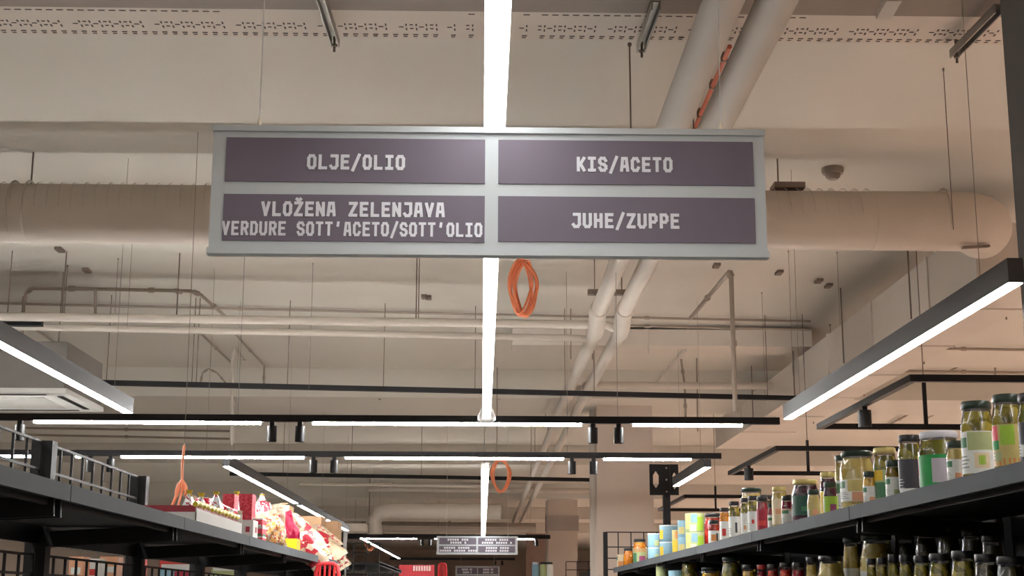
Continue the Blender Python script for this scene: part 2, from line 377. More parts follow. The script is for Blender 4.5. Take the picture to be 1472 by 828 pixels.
# cable trays at the top of the picture
TZ = EYE+2.0
t = thing('perforated_cable_tray', 'pale perforated cable tray crossing the top of the picture', 'cable tray', (0, 4.85, TZ))
MB().box(-7, 7, 4.745, 5.0, TZ, TZ+0.004).build('tray_plate', M_TRAY, t)
for y in (4.745, 4.996): MB().box(-7, 7, y, y+0.004, TZ+0.003, TZ+0.055).build('side_flange', M_TRAY, t)
mb = MB(); rnd = random.Random(2)
x = -2.6
k = 0
while x < 2.6:
    e = 0.0015
    for (yy, wd, dp) in ((4.765, 0.022, 0.005), (4.975, 0.014, 0.005), (4.957, 0.018, 0.006)):
        if not (yy < 4.8 and math.sin(x*3.1) < -0.3):
            mb.box(x, x+wd, yy, yy+dp, TZ-e, TZ+0.001)
    if k % 8 != 7:
        mb.box(x+0.012, x+0.017, 4.90, 4.918, TZ-e, TZ+0.001); mb.box(x+0.012, x+0.017, 4.862, 4.878, TZ-e, TZ+0.001)
        if k % 2: mb.box(x-0.009, x+0.003, 4.90, 4.906, TZ-e, TZ+0.001); mb.box(x-0.009, x+0.003, 4.866, 4.872, TZ-e, TZ+0.001)
        else: mb.box(x-0.012, x+0.005, 4.886, 4.891, TZ-e, TZ+0.001)
    if -0.2 < x < 0.15: x += 0.028
    x += 0.036; k += 1
o = mb.build('punched_slot', M_SLOT, t); o['kind'] = 'stuff'
for x in (-1.05, 0.52, 1.75): MB().tube([(x, 4.99, TZ+0.002), (x, 4.99, ZC)], 0.0034, 6).build('hanger_rod', M_ROD, t)
t = thing('solid_cable_tray', 'brown solid cable tray at the very top edge of the picture', 'cable tray', (0, 4.5, TZ))
MB().box(-7, 7, 4.25, 4.735, TZ-0.004, TZ).build('tray_plate', mat('tray_brown', (140, 126, 114), 0.7), t)
for y in (4.25, 4.731): MB().box(-7, 7, y, y+0.004, TZ-0.001, TZ+0.06).build('side_flange', M_TRAY, t)
for (p, q, lab) in (((458, -14), (482, 62), 'left zinc support channel under the cable trays'), ((943, 8), (921, 70), 'middle zinc support channel under the cable trays'), ((1436, 12), (1371, 78), 'right zinc support channel under the cable trays')):
    a, b = atz(*p, 1.955), atz(*q, 1.955)
    t = thing('support_channel', lab, 'bracket', b, 'zinc support channels')
    for s in (-1, 1): MB().bar(a+V((s*0.013, 0, 0)), b+V((s*0.013, 0, 0)), 0.005, 0.032).build('channel_wall', M_STRUT, t)
    MB().bar(a+V((0, 0, 0.014)), b+V((0, 0, 0.014)), 0.026, 0.004).build('channel_web', M_STRUT, t)
    MB().tube([b-V((0, 0.03, 0.045)), V((b.x, b.y-0.03, ZC))], 0.005, 6).build('threaded_rod', M_ROD, t)
    MB().lathe(b-V((0, 0.03, 0.026)), [(0.011, 0), (0.011, 0.010)], 6).build('nut', M_STRUT, t)
p, q = atz(1285, -5, 1.9), atz(1270, 22, 1.9)
MB().bar(p, q, 0.05, 0.03).build('short_white_pipe', M_PIPE)
tag(bpy.data.objects['short_white_pipe'], 'short pale pipe stub at the top edge right of the twin pipes', 'pipe')
# orange cable clipped between the pipes
t = thing('clipped_orange_cable', 'straight orange cable clipped along the ceiling between the twin pipes', 'cable', atz(1000, 190, 2.1))
MB().tube([atz(1049, 67, 2.1), atz(996, 190, 2.1), atz(936, 330, 2.1)], 0.010, 8).build('cable', mat('orange_dull', (196, 104, 72), 0.6), t, True)
for (x, y) in ((1041, 85), (1024, 124), (1006, 165)):
    p = atz(x, y, 2.1); MB().box(p.x-0.013, p.x+0.013, p.y-0.006, p.y+0.006, p.z-0.011, ZC).build('clip', M_ROD, t)

# ------------------------------------------------------------------ lamps
HL = 0.92             # lamps above the eye
KL = HL/1.04
ZL = EYE+HL
def strip(X, y0, y1, lab, wd=0.048, ht=0.062, em=M_LED, name='strip_lamp', wires=True, hous=M_HOUS, seg=None):
    X *= KL; y0 *= KL; y1 *= KL; seg = [(a*KL, b*KL) for (a, b) in seg] if seg else None
    t = thing(name, lab, 'strip lamp', (X, (y0+y1)/2, ZL))
    MB().box(X-wd/2, X+wd/2, y0, y1, ZL-0.010, ZL+ht).build('housing', hous, t)
    for (a, b) in seg or [(y0+0.01, y1-0.01)]:
        MB().box(X-wd*0.46, X+wd*0.46, a, b, ZL-0.012, ZL-0.008).build('diffuser', em, t)
    if wires:
        n = max(2, int((y1-y0)/2.5)+1)
        for i in range(n):
            y = y0+0.3+(y1-y0-0.6)*i/(n-1)
            MB().tube([(X, y, ZL+ht-0.002), (X, y, ZC)], 0.0012, 5).build('suspension_wire', M_STRUT, t)
    return t
# central lamp: slim white profile with a round end cap
t = strip(0.022, -7, 8.30, 'bright white strip lamp running down the middle above the sign', 0.042, 0.03, hous=M_WHITE, wires=False, em=M_LEDC)
MB().lathe((0.02, 8.33*KL, ZL-0.03), [(0.028, 0), (0.045, 0.012), (0.047, 0.03), (0.036, 0.055), (0.022, 0.085)], 20).build('end_cap', M_WHITE, t, True)
for y in (1.0, 4.2, 7.2): MB().tube([(0.022, y, ZL+0.03), (0.022, y, ZC)], 0.0012, 5).build('suspension_wire', M_WHITE, t)
a = atz(695, 671, 1.04).y; b = atz(690, 772, 1.04).y
strip(0.022, a, b, 'second white strip lamp in the middle, behind the smaller orange cable coil', 0.055, 0.03, hous=M_WHITE)
strip(0.022, 25.2, 29.5, 'third middle strip lamp just below the second hanging sign', 0.06, 0.03, hous=M_WHITE)
strip(-1.98, -7, 8.17, 'long strip lamp in a dark housing at the left picture edge')
a = [atz(x, y, 1.04).y for (x, y) in ((325, 668), (421, 722), (425, 725), (443, 735), (446, 736), (459, 743), (462, 746), (476, 752), (480, 756), (490, 762))]
strip(-1.99, a[0], 22, 'segmented strip lamp above the snack goods on the left shelf', em=M_LEDC, seg=[(a[0]+.02, a[1]), (a[2], a[3]), (a[4], a[5]), (a[6], a[7]), (a[8], 21.9)])
strip(-1.99, 25, 36, 'far strip lamp on the left, beyond the end of the left shelf')
strip(1.742, -7, 4.1, 'near strip lamp over the right shelf, outside the picture', 0.046, 0.062)
strip(1.742, 4.63, 8.28, 'long strip lamp in a dark housing slanting down on the right', 0.046, 0.062)
strip(1.742, 11.3, 13.2, 'short strip lamp behind the perforated bracket plate on the right')
for i, (X, em, lab) in enumerate(((-5.4, M_LED, 'strip lamp over the neighbouring aisle to the left'), (5.4, M_LEDP, 'added warm strip lamp over the neighbouring aisle to the right, tinting the ceiling'),
                     (9.2, M_LEDP, 'added warm strip lamp two aisles to the right, tinting the ceiling'))):
    strip(X, -7, 58, lab, em=em, wires=False)

SPOTN = [0]
def spot(x, y, z, lab, r=0.025, h=0.10):
    t = thing('track_spotlight', lab, 'spotlight', (x, y, z-h), 'black cylinder spotlights')
    MB().lathe((x, y, z-h), [(r*0.86, 0.004), (r, 0), (r, h-0.02), (r*0.8, h-0.02)], 16).build('cylinder_body', M_BLACK, t, True)
    MB().lathe((x, y, z-h+0.004), [(0.001, 0), (r*0.84, 0.0005)], 16, capb=False, capt=False).build('lens', emit('spot_lens', (1, 0.95, 0.88), 5), t)
    MB().box(x-0.012, x+0.012, y-0.012, y+0.012, z-0.022, z+0.002).build('stem', M_BLACK, t)
ORD = ['first', 'second', 'third', 'fourth', 'fifth', 'sixth', 'seventh', 'eighth']
def track(lab, pa, pb, h, leds, spots, lbl, wd=0.032, ht=0.040, ext=0.0, wires=(0.15, 0.5, 0.85)):
    a, b = atz(*pa, h), atz(*pb, h); y = (a.y+b.y)/2; x0, x1, z = a.x-ext, b.x, EYE+h
    t = thing('lighting_track', lab, 'lighting track', ((x0+x1)/2, y, z))
    MB().box(x0, x1, y-wd/2, y+wd/2, z-ht/2+0.004, z+ht/2).build('rail', M_BLACK, t)
    for (l, r) in leds:
        xl, xr = aty(l, pa[1], y).x, aty(r, pa[1], y).x
        MB().box(xl, xr, y-wd*0.46, y+wd*0.46, z-ht/2-0.008, z-ht/2+0.005).build('led_insert', M_LEDT, t)
    for f in wires:
        xx = x0+(x1-x0)*f
        MB().tube([(xx, y, z+ht/2-0.002), (xx, y, ZC)], 0.0014, 5).build('suspension_wire', M_STRUT, t)
    for i, px in enumerate(spots):
        spot(aty(px, pa[1], y).x, y, z-ht/2+0.003, 'black cylinder spotlight, %s from the left on %s' % (ORD[i], lbl))
    return t
track('near black lighting track crossing the picture below the strip lamp end', (0, 598), (1117, 608), HL,
      [(-330, -10), (50, 375), (450, 836), (910, 1066)], [30, 392, 432, 852, 889], 'the near track', ext=1.6)
track('second black lighting track just below and behind the near one', (0, 650), (1035, 657), HL,
      [(-200, 22), (24, 72), (110, 116), (175, 437), (497, 810), (868, 993)], [131, 160, 451, 481, 822, 853], 'the second track', ext=2)
track('far black lighting track behind the second hanging sign', (505, 770), (790, 773), HL,
      [(518, 599), (625, 735), (744, 768)], [607, 618, 771], 'the far track', wires=(.1, .9), wd=0.05, ht=0.06)
track('most distant black lighting track above the smallest sign', (560, 803), (740, 804), HL, [], [712, 722], 'the most distant track', wires=(.1, .9), wd=0.05, ht=0.06)
def rail(lab, pa, pb, h, th, rods, name='black_rail'):
    a, b = atz(*pa, h), atz(*pb, h)
    t = thing(name, lab, 'rail', (a+b)/2); MB().bar(a, b, th, th).build('rail', M_BLACK, t)
    for px in rods:
        f = (px-pa[0])/(pb[0]-pa[0]); p = a.lerp(b, f); MB().tube([p, V((p.x, p.y, ZC))], 0.0032, 6).build('hanger_rod', M_ROD, t)
rail('long thin black rail hung on rods above the near track', (140, 550), (1160, 573), 1.5, 0.036, (152, 268, 274, 400, 535, 666, 797, 840, 1100))
rail('thin black rail far behind the second track', (330, 681), (858, 690), 1.5, 0.045, (404, 500, 600, 760))
rail('short thick black rail at the left edge on the white pipes', (-40, 462), (61, 463), 1.68, 0.052, (10,))
rail('dark far rail above the red sign', (500, 771), (640, 772), 1.2, 0.10, (510, 630))
for i, (lab, nx, ny, fy, xr, spx) in enumerate((('near right rectangular lighting frame above the olive jars', 1318, 549, 617, 3.6, ((1243, 600),)),
                        ('second rectangular lighting frame on the right, behind the tall jars', 1118, 648, 683, 3.6, ((1076, 668),)),
                        ('far rectangular lighting frame right of the bracket post', 1020, 716, 735, 3.6, ()))):
    n_, X = atz(nx, ny, HL).y, 2.06*KL
    fx = X; f_ = atz(692+(nx-692)*(866-fy)/(866-ny), fy, HL).y
    t = thing('rectangular_track_light', lab, 'lighting track', (2.8, (n_+f_)/2, ZL))
    s = 0.030
    MB().box(X-s/2, X+s/2, n_, f_, ZL, ZL+s).build('side_rail', M_BLACK, t)
    MB().box(xr-s/2, xr+s/2, n_, f_, ZL, ZL+s).build('side_rail', M_BLACK, t)
    MB().box(X-s/2, xr+s/2, n_-s/2, n_+s/2, ZL, ZL+s).build('cross_rail', M_BLACK, t)
    MB().box(X-s/2, xr+s/2, f_-s/2, f_+s/2, ZL, ZL+s).build('cross_rail', M_BLACK, t)
    MB().tube([(2.4, f_, ZL+s-0.002), (2.4, f_, ZL+0.26)], 0.012, 6).build('feed_stem', M_BLACK, t)
    MB().tube([(2.4, f_, ZL+0.25), (2.4, f_, ZC)], 0.003, 5).build('suspension_wire', M_ROD, t)
    for (px, py) in spx:
        yy = atx(px, py, X).y; spot(X, yy, ZL+0.002, 'black cylinder spotlight hanging on the %s frame at the right' % ('near' if i == 0 else 'second'), 0.032, 0.10)

# air-conditioning cassette at the left
h = 1.31; a, b = atz(95, 565, h), atz(150, 595, h); X1 = a.x
t = thing('ceiling_cassette', 'white square air-conditioning cassette in a grey box at the left edge', 'air conditioner', (X1-0.45, (a.y+b.y)/2, EYE+h))
y0, y1, z0 = a.y, a.y+0.95, EYE+h
MB().box(X1-0.93, X1-0.02, y0+0.02, y1-0.02, z0+0.03, z0+0.34).build('body', mat('cassette_grey', (128, 124, 120), 0.6), t)
pn = MB().box(X1-0.95, X1, y0, y1, z0, z0+0.032).build('panel', M_WHITE, t)
for (a0, a1, b0, b1) in ((X1-0.8, X1-0.15, y0+0.06, y0+0.10), (X1-0.8, X1-0.15, y1-0.10, y1-0.06), (X1-0.10, X1-0.06, y0+0.15, y1-0.15), (X1-0.89, X1-0.85, y0+0.15, y1-0.15)):
    MB().box(a0, a1, b0, b1, z0-0.003, z0+0.002).build('air_slot', M_BLACK, pn)
MB().box(X1-0.75, X1-0.2, y0+0.2, y1-0.2, z0-0.006, z0+0.001).build('intake_grille', mat('grille_grey', (188, 186, 180), 0.6), pn)
for x in (X1-0.85, X1-0.1): MB().tube([(x, y0+0.1, z0+0.3), (x, y0+0.1, ZC)], 0.0034, 6).build('hanger_rod', M_ROD, t)

# ------------------------------------------------------------------ hanging signs
GL = {'O': [[(0,.3),(0,1.2),(.25,1.5),(.75,1.5),(1,1.2),(1,.3),(.75,0),(.25,0),(0,.3)]], 'L': [[(0.05,1.5),(0.05,0),(1,0)]],
 'J': [[(.15,1.5),(1,1.5),(1,.3),(.75,0),(.25,0),(0,.25)]], 'E': [[(1,1.5),(.05,1.5),(.05,0),(1,0)],[(.05,.78),(.85,.78)]], '/': [[(0,-.25),(1,1.65)]],
 'I': [[(.05,1.5),(.95,1.5)],[(.5,1.5),(.5,0)],[(.05,0),(.95,0)]], 'K': [[(.05,1.5),(.05,0)],[(1,1.5),(.4,.78),(1,0)],[(.05,.78),(.4,.78)]],
 'S': [[(1,1.2),(.75,1.5),(.25,1.5),(0,1.25),(0,1.0),(.25,.8),(.75,.7),(1,.5),(1,.25),(.75,0),(.25,0),(0,.3)]],
 'A': [[(0,0),(.2,1.5),(.8,1.5),(1,0)],[(.08,.5),(.92,.5)]], 'C': [[(1,1.15),(.75,1.5),(.25,1.5),(0,1.2),(0,.3),(.25,0),(.75,0),(1,.35)]],
 'T': [[(0,1.5),(1,1.5)],[(.5,1.5),(.5,0)]], 'V': [[(0,1.5),(.5,0),(1,1.5)]], 'N': [[(.02,0),(.02,1.5),(.98,0),(.98,1.5)]],
 'Z': [[(0,1.5),(1,1.5),(0,0),(1,0)]], 'R': [[(.05,0),(.05,1.5),(.75,1.5),(1,1.3),(1,.95),(.75,.72),(.05,.72)],[(.55,.72),(1,0)]],
 'D': [[(.05,0),(.05,1.5),(.7,1.5),(1,1.2),(1,.3),(.7,0),(.05,0)]], 'U': [[(0,1.5),(0,.3),(.25,0),(.75,0),(1,.3),(1,1.5)]],
 "'": [[(.5,1.55),(.42,1.15)]], 'H': [[(.03,1.5),(.03,0)],[(.97,1.5),(.97,0)],[(.03,.78),(.97,.78)]],
 'P': [[(.05,0),(.05,1.5),(.75,1.5),(1,1.25),(1,.85),(.75,.62),(.05,.62)]], ' ': []}
GL['Ž'] = GL['Z'] + [[(.2, 2.0), (.5, 1.76), (.8, 2.0)]]
def write(txt, cx, z0, cap, adv, yf, parent, stroke=None):
    n = len(txt); gw = adv*0.84; st = stroke or cap*0.2; ch = cap-st; i = 0; k = 0
    for word in txt.split(' '):
        mb = MB()
        for c in word:
            ox = cx+(i-(n-1)/2)*adv-gw/2+st/2; sx = gw-st; sz = ch/1.5
            for pl in GL[c]:
                for (p, q) in zip(pl, pl[1:]):
                    k += 1; y = yf-0.00006*(k % 12)
                    a = V((ox+p[0]*sx, y, z0+st/2+p[1]*sz)); b = V((ox+q[0]*sx, y, z0+st/2+q[1]*sz)); d = (b-a).normalized()*st*0.42
                    mb.bar(a-d, b+d, 0.0006, st, up=V((-d.z, 0, d.x)))
            i += 1
        i += 1
        mb.build('lettering', M_LETTER, parent)
def sign_body(t, Y, corners, panels, edge, mid=True):
    (x0, x1, z0, z1) = corners
    th = 0.012
    MB().box(x0, x1, Y, Y+th, z0, z1).build('board', M_SIGNF, t)
    for (a, b, e) in ((z1-edge, z1+edge*0.3, 0.006), (z0-edge*0.3, z0+edge, 0.006)):
        MB().box(x0-0.002, x1+0.002, Y-e, Y+th+e, a, b).build('edge_profile', M_SIGNF, t)
    out = []
    for (a, b, c, d) in panels:
        p = MB().box(a, b, Y-0.0025, Y+0.001, c, d).build('text_panel', M_SIGNP, t); out.append(p)
    return out
Y = 2.45
def sx(px): return aty(px, 275, Y).x
x0, x1 = (aty(305, 178, Y).x+aty(302, 360, Y).x)/2, (aty(1098, 192, Y).x+aty(1103, 371, Y).x)/2
z1 = aty(700, 186, Y).z; z0 = aty(700, 366, Y).z
def rz(v): return z1-(v-186)/(366-186)*(z1-z0)     # rows measured at the middle of the sign
t = thing('hanging_aisle_sign', 'large silver aisle sign with four plum text panels hanging in the foreground', 'sign', ((x0+x1)/2, Y, z0))
pan = sign_body(t, Y, (x0, x1, z0, z1), [(sx(322.5), sx(697), rz(265), rz(201.5)), (sx(322.5), sx(697), rz(349), rz(283)), (sx(716), sx(1084), rz(265), rz(201.5)), (sx(716), sx(1084), rz(347.5), rz(283))], 0.008)
pxm = (sx(1000)-sx(500))/500
write('OLJE/OLIO', sx(511), rz(247), 22.5*pxm, 15.9*pxm, Y-0.003, pan[0])
write('VLOŽENA ZELENJAVA', sx(508.5), rz(314.5), 22*pxm, 15.55*pxm, Y-0.003, pan[1])
write("VERDURE SOTT'ACETO/SOTT'OLIO", sx(508), rz(342), 21*pxm, 13.3*pxm, Y-0.003, pan[1], stroke=3.7*pxm)
write('KIS/ACETO', sx(898), rz(247), 22.5*pxm, 15.7*pxm, Y-0.003, pan[2])
write('JUHE/ZUPPE', sx(898.5), rz(328), 22.5*pxm, 15.7*pxm, Y-0.003, pan[3])
for px in (368, 1040):
    X = sx(px); MB().tube([(X, Y+0.006, z1), (X, Y+0.006, ZC)], 0.0011, 6).build('suspension_wire', M_WHITE, t)
    MB().tube([(X, Y+0.006, z1-0.002), (X, Y+0.006, z1+0.012), (X, Y+0.006, z1+0.02)], [0.0035, 0.0035, 0.0015], 10).build('wire_clamp', mat('clamp_cream', (240, 232, 210), 0.4), t)
def far_sign(Y, X0, X1, Z0, Z1, lab, rows):
    t = thing('hanging_aisle_sign', lab, 'sign', ((X0+X1)/2, Y, Z0), None)
    w, h = X1-X0, Z1-Z0; xm = (X0+X1)/2
    P = [(X0+w*.03, xm-w*.012, Z0+h*.55, Z1-h*.08), (xm+w*.012, X1-w*.03, Z0+h*.55, Z1-h*.08), (X0+w*.03, xm-w*.012, Z0+h*.1, Z0+h*.46), (xm+w*.012, X1-w*.03, Z0+h*.1, Z0+h*.46)]
    ps = sign_body(t, Y, (X0, X1, Z0, Z1), P, 0.012)
    rn = random.Random(7)
    for p, (a, b, c, d), ws in zip(ps, P, rows):
        mb = MB()
        for k, frac in enumerate(ws):
            zc = c+(d-c)*(0.72-0.45*k); hh = (d-c)*0.30; x = (a+b)/2-(b-a)*frac/2; xe = x+(b-a)*frac; n = 0
            while x < xe:
                if n % 6 != 5: mb.box(x, x+0.020, Y-0.004, Y-0.002, zc-hh/2, zc+hh/2)
                x += 0.027; n += 1
        mb.build('lettering', M_LETTER, p)
    for x in (X0+w*.12, X1-w*.12): MB().tube([(x, Y+0.006, Z1), (x, Y+0.006, ZC)], 0.002, 5).build('suspension_wire', M_WHITE, t)
a, b = aty(628, 771, 17), aty(744, 797, 17)
far_sign(17, a.x, b.x, b.z, a.z, 'second aisle sign, small in the distance under the strip lamp', ((.55, .4), (.62, .8), (.74, .96), (.58, .6)))
a, b = aty(655, 814, 31), aty(718, 814, 31)
far_sign(31, a.x, b.x, aty(690, 839, 31).z, a.z, 'smallest farthest aisle sign at the bottom edge of the picture', ((.5, .4), (.5, .5), (.6, .6), (.5, .5)))

# ------------------------------------------------------------------ orange cable coils
def coil(lab, px, py, Y, wpx, hpx, turns, r, seed, top=True):
    c = aty(px, py, Y); rn = random.Random(seed); s = Y/F
    t = thing('orange_cable_coil', lab, 'cable', c-V((0, 0, hpx*s/2)))
    for k in range(turns):
        a, b = wpx*s/2*(1-rn.uniform(0, .5)), hpx*s/2*(1-rn.uniform(0, .07)); tw = rn.uniform(-.2, .16); dy = rn.uniform(-.02, .02); ph = rn.uniform(-.15, .15)
        pts = []
        for i in range(40):
            an = 2*math.pi*i/40; x, z = a*math.cos(an), b*math.sin(an)
            x = x*(1-0.38*max(0, math.sin(an))**2)+0.10*a*math.sin(2*an+ph*3)
            pts.append(c+V((x*math.cos(tw)-z*math.sin(tw), dy+0.02*math.sin(an*2+k), z*math.cos(tw)+x*math.sin(tw)+b*0.02)))
        MB().tube(pts, r, 8, True).build('cable_loop', M_ORANGE, t, True)
    if top:
        tp = c+V((-wpx*s*0.15, 0, hpx*s*0.47))
        MB().tube([tp+V((0.01, 0, -0.03)), tp, V((tp.x, tp.y, ZC if top is True else top))], r*0.6 if top is True else r, 6).build('hanging_cord', M_ORANGE if top is not True else M_CONDUIT, t)
coil('oval coil of orange cable hanging just below the big sign', 752, 415, 7.9, 42, 86, 8, 0.0062, 3, ZC)
coil('round coil of thin orange cable hanging below the second track', 720, 684, 13.4, 40, 47, 3, 0.011, 5)
coil('tiny orange cable coil beside the far left strip lamp', 532, 781, 26, 16, 20, 4, 0.02, 6)
t = thing('hanging_orange_cable', 'orange cable hanging down to a loose bundle over the left shelf goods', 'cable', aty(262, 730, 6.5))
MB().tube([V((aty(267, 540, 6.5).x, 6.5, ZC)), aty(265, 640, 6.5)], 0.0014, 6).build('cord', M_CONDUIT, t)
MB().tube([aty(265, 640, 6.5), aty(262, 670, 6.5), aty(262, 694, 6.5)], 0.006, 8).build('cable', M_ORANGE, t, True)
for k, (dx, ex, ey) in enumerate(((-9, 253, 716), (-5, 250, 722), (0, 256, 728), (4, 268, 708), (7, 270, 712), (-7, 246, 732))):
    MB().tube([aty(262, 690, 6.5), aty(262+dx*0.7, 697, 6.48), aty(262+dx, 706, 6.47), aty(ex, ey, 6.46), aty(ex-3, min(735, ey+4), 6.46)], 0.0055, 7).build('cable_loop', M_ORANGE, t, True)

# ------------------------------------------------------------------ shelving along the aisle
def upright(t, x, y, z1, w=0.07, d=0.06, name='upright'):
    return MB().box(x-w/2, x+w/2, y-d/2, y+d/2, 0.02, z1).build(name, M_BLACK2, t)
def wire_grid(t, p0, p1, zs, step, r=0.0035, name='wire_grid'):
    mb = MB(); p0, p1 = V(p0), V(p1); n = max(2, int((p1-p0).length/step))
    for i in range(n+1):
        p = p0.lerp(p1, i/n); mb.bar(V((p.x, p.y, zs[0])), V((p.x, p.y, zs[-1])), r*2, r*2)
    for z in zs: mb.bar(V((p0.x, p0.y, z)), V((p1.x, p1.y, z)), r*2, r*2)
    o = mb.build(name, M_BLACK2, t); o['kind'] = 'stuff'; return o
def bay(side, y0, y1, zt, zb, lab, top_grid, low_grid, first):
    """one shelving bay; side -1 left, +1 right; zt lip top, zb lower shelf"""
    xf = 1.10 if side > 0 else -1.0; xb = xf+side*0.45; sg = side
    lo = lambda a, b: (min(a, b), max(a, b))
    t = thing('shelving_bay', lab, 'shelf', ((xf+xb)/2, (y0+y1)/2, 0), 'black shelving bays, %s side' % ('right' if side > 0 else 'left'))
    e = 0.004
    def shelf(z, nm):
        s = MB().box(*lo(xf+sg*0.004, xb), y0+e, y1-e, z-0.034, z-0.012).build(nm, M_BLACK2, t)
        MB().box(*lo(xf, xf+sg*0.006), y0+e, y1-e, z-0.040, z).build('price_rail', M_LIP, s)
        MB().bar((xf+sg*0.05, y0+e, z-0.042), (xf+sg*0.05, y1-e, z-0.042), 0.012, 0.016).build('front_stiffener', M_BLACK2, s)
        for yy in (y0+0.03, y1-0.03):
            MB().bar((xf+sg*0.03, yy, z-0.052), (xb, yy, z-0.075), 0.012, 0.05).build('bracket_arm', M_BLACK2, s)
    shelf(zt, 'top_shelf'); shelf(zb, 'lower_shelf'); shelf(zb-0.42, 'lower_shelf'); shelf(zb-0.84, 'lower_shelf')
    MB().box(*lo(xf, xb+sg*0.1), y0+e, y1-e, 0, 0.14).build('plinth', M_BLACK2, t)
    xu = xb+sg*0.035
    upright(t, xu, y1, EYE+0.53 if top_grid else zt-0.02)
    if first: upright(t, xu, y0, EYE+0.53 if top_grid else zt-0.02)
    if top_grid: wire_grid(t, (xu, y0+0.05, 0), (xu, y1-0.05, 0), [zt, zt+0.075, zt+0.155, EYE+0.525], 0.137, 0.0042, 'top_wire_grid')
    MB().box(*lo(xu-0.01, xu+0.01), y0+0.03, y1-0.03, zt-0.09, zt-0.03).build('header_bar', M_BLACK2, t)
    if low_grid: wire_grid(t, (xu, y0+0.05, 0), (xu, y1-0.05, 0), [zb-0.04+0.062*k for k in range(6)], 0.135, 0.0042, 'back_wire_grid')
    MB().box(*lo(xu-0.008, xu+0.008), y0+0.03, y1-0.03, 0.14, zb-0.03 if low_grid else zt-0.085).build('back_panel', M_BLACK2, t)
    return t
ZR, ZL_ = EYE+0.285, EYE+0.277
ly = [0.8, 2.2, 3.60, 4.99, 6.40, 7.8, 9.2, 11.2]
ln = ['nearest empty', 'second empty', 'third empty wire-backed', 'fourth wire-backed', 'fifth, snack-laden', 'sixth, snack-laden', 'last']
for i in range(7):
    bay(-1, ly[i], ly[i+1], ZL_, EYE-0.12, 'black shelving bay on the left, the %s one from the camera' % ln[i], i < 4, True, i == 0)
ry = [-0.3, 1.3, 2.85, 4.40, 6.02, 7.6, 9.2, 10.8, 12.38]
rn_ = ['nearest', 'second', 'third', 'fourth', 'fifth', 'sixth', 'seventh', 'last']
ZR2 = EYE-0.055
for i in range(8):
    bay(1, ry[i], ry[i+1], ZR, ZR2, 'black shelving bay of preserves on the right, the %s one from the camera' % rn_[i], False, False, i == 0)

# end post with perforated bracket plate
t = thing('bracket_post', 'tall black post with a perforated bracket plate at the end of the right shelf', 'post', (1.57, 12.5, 0))
a = aty(957, 668, 12.5); b = aty(933, 668, 12.48); c = aty(975.5, 712, 12.48)
MB().box(a.x-0.03, a.x+0.03, 12.47, 12.53, 0.02, a.z).build('post', M_BLACK2, t)
z0_, z1_ = c.z, a.z
xm = a.x-0.03; plate = MB()
def holed(mb, x0, x1, z0, z1, hx0, hx1, hz0, hz1, y, th=0.006):
    mb.box(x0, hx0, y, y+th, z0, z1); mb.box(hx1, x1, y, y+th, z0, z1); mb.box(hx0, hx1, y, y+th, z0, hz0); mb.box(hx0, hx1, y, y+th, hz1, z1)
    k = (hx1-hx0)*0.45   # chamfered corners of the opening
    for (sx_, sz) in ((0, 0), (0, 1), (1, 0), (1, 1)):
        X_ = hx1 if sx_ else hx0; Z_ = hz1 if sz else hz0; dx = -k if sx_ else k; dz = -k*1.6 if sz else k*1.6
        n = len(mb.v); mb.v += [V((X_, y, Z_)), V((X_+dx, y, Z_)), V((X_, y, Z_+dz)), V((X_, y+th, Z_)), V((X_+dx, y+th, Z_)), V((X_, y+th, Z_+dz))]
        mb.f += [(n, n+1, n+2), (n+3, n+5, n+4), (n+1, n+4, n+5, n+2)]
w1 = a.x-0.03-b.x
holed(plate, b.x, a.x-0.03, z0_, z1_, b.x+w1*.25, b.x+w1*.68, z0_+0.06, z1_-0.06, 12.462)
plate.build('bracket_wing', M_BLACK2, t)
p2 = MB(); w2 = c.x-(a.x+0.03)
holed(p2, a.x+0.03, c.x, z0_, z1_, a.x+0.03+w2*.3, a.x+0.03+w2*.72, z0_+0.05, z1_-0.07, 12.462); p2.build('bracket_wing', M_BLACK2, t)
for z in (z0_+0.03, z0_+0.13, z1_-0.03): MB().tube([(a.x, 12.47, z), (a.x, 12.464, z)], 0.008, 8).build('bolt', M_STRUT, t)
# wire end panel of the right shelf
t = thing('wire_end_panel', 'black wire grid end panel at the end of the right shelf', 'wire panel', (1.3, 12.7, 0))
a = aty(870, 765, 12.75)
MB().box(a.x-0.018, a.x+0.018, 12.72, 12.78, 0, a.z).build('upright', M_BLACK2, t)
MB().box(1.72, 1.75, 12.72, 12.78, 0, a.z).build('upright', M_BLACK2, t)
wire_grid(t, (a.x, 12.75, 0), (1.73, 12.75, 0), [1.5+0.095*k for k in range(7)] + [a.z], 0.105, 0.0045)
# left end panel
t = thing('end_panel', 'black end panel with a pale edge closing the left shelf', 'end panel', (-1.2, 11.3, 0))
a = aty(497, 765, 11.3)
MB().box(a.x-0.16, a.x-0.012, 11.26, 11.31, 0, a.z).build('panel', M_BLACK2, t)
MB().box(a.x-0.012, a.x+0.008, 11.25, 11.32, 0, a.z+0.01).build('edge_strip', mat('edge_grey', (150, 150, 152), 0.4), t)

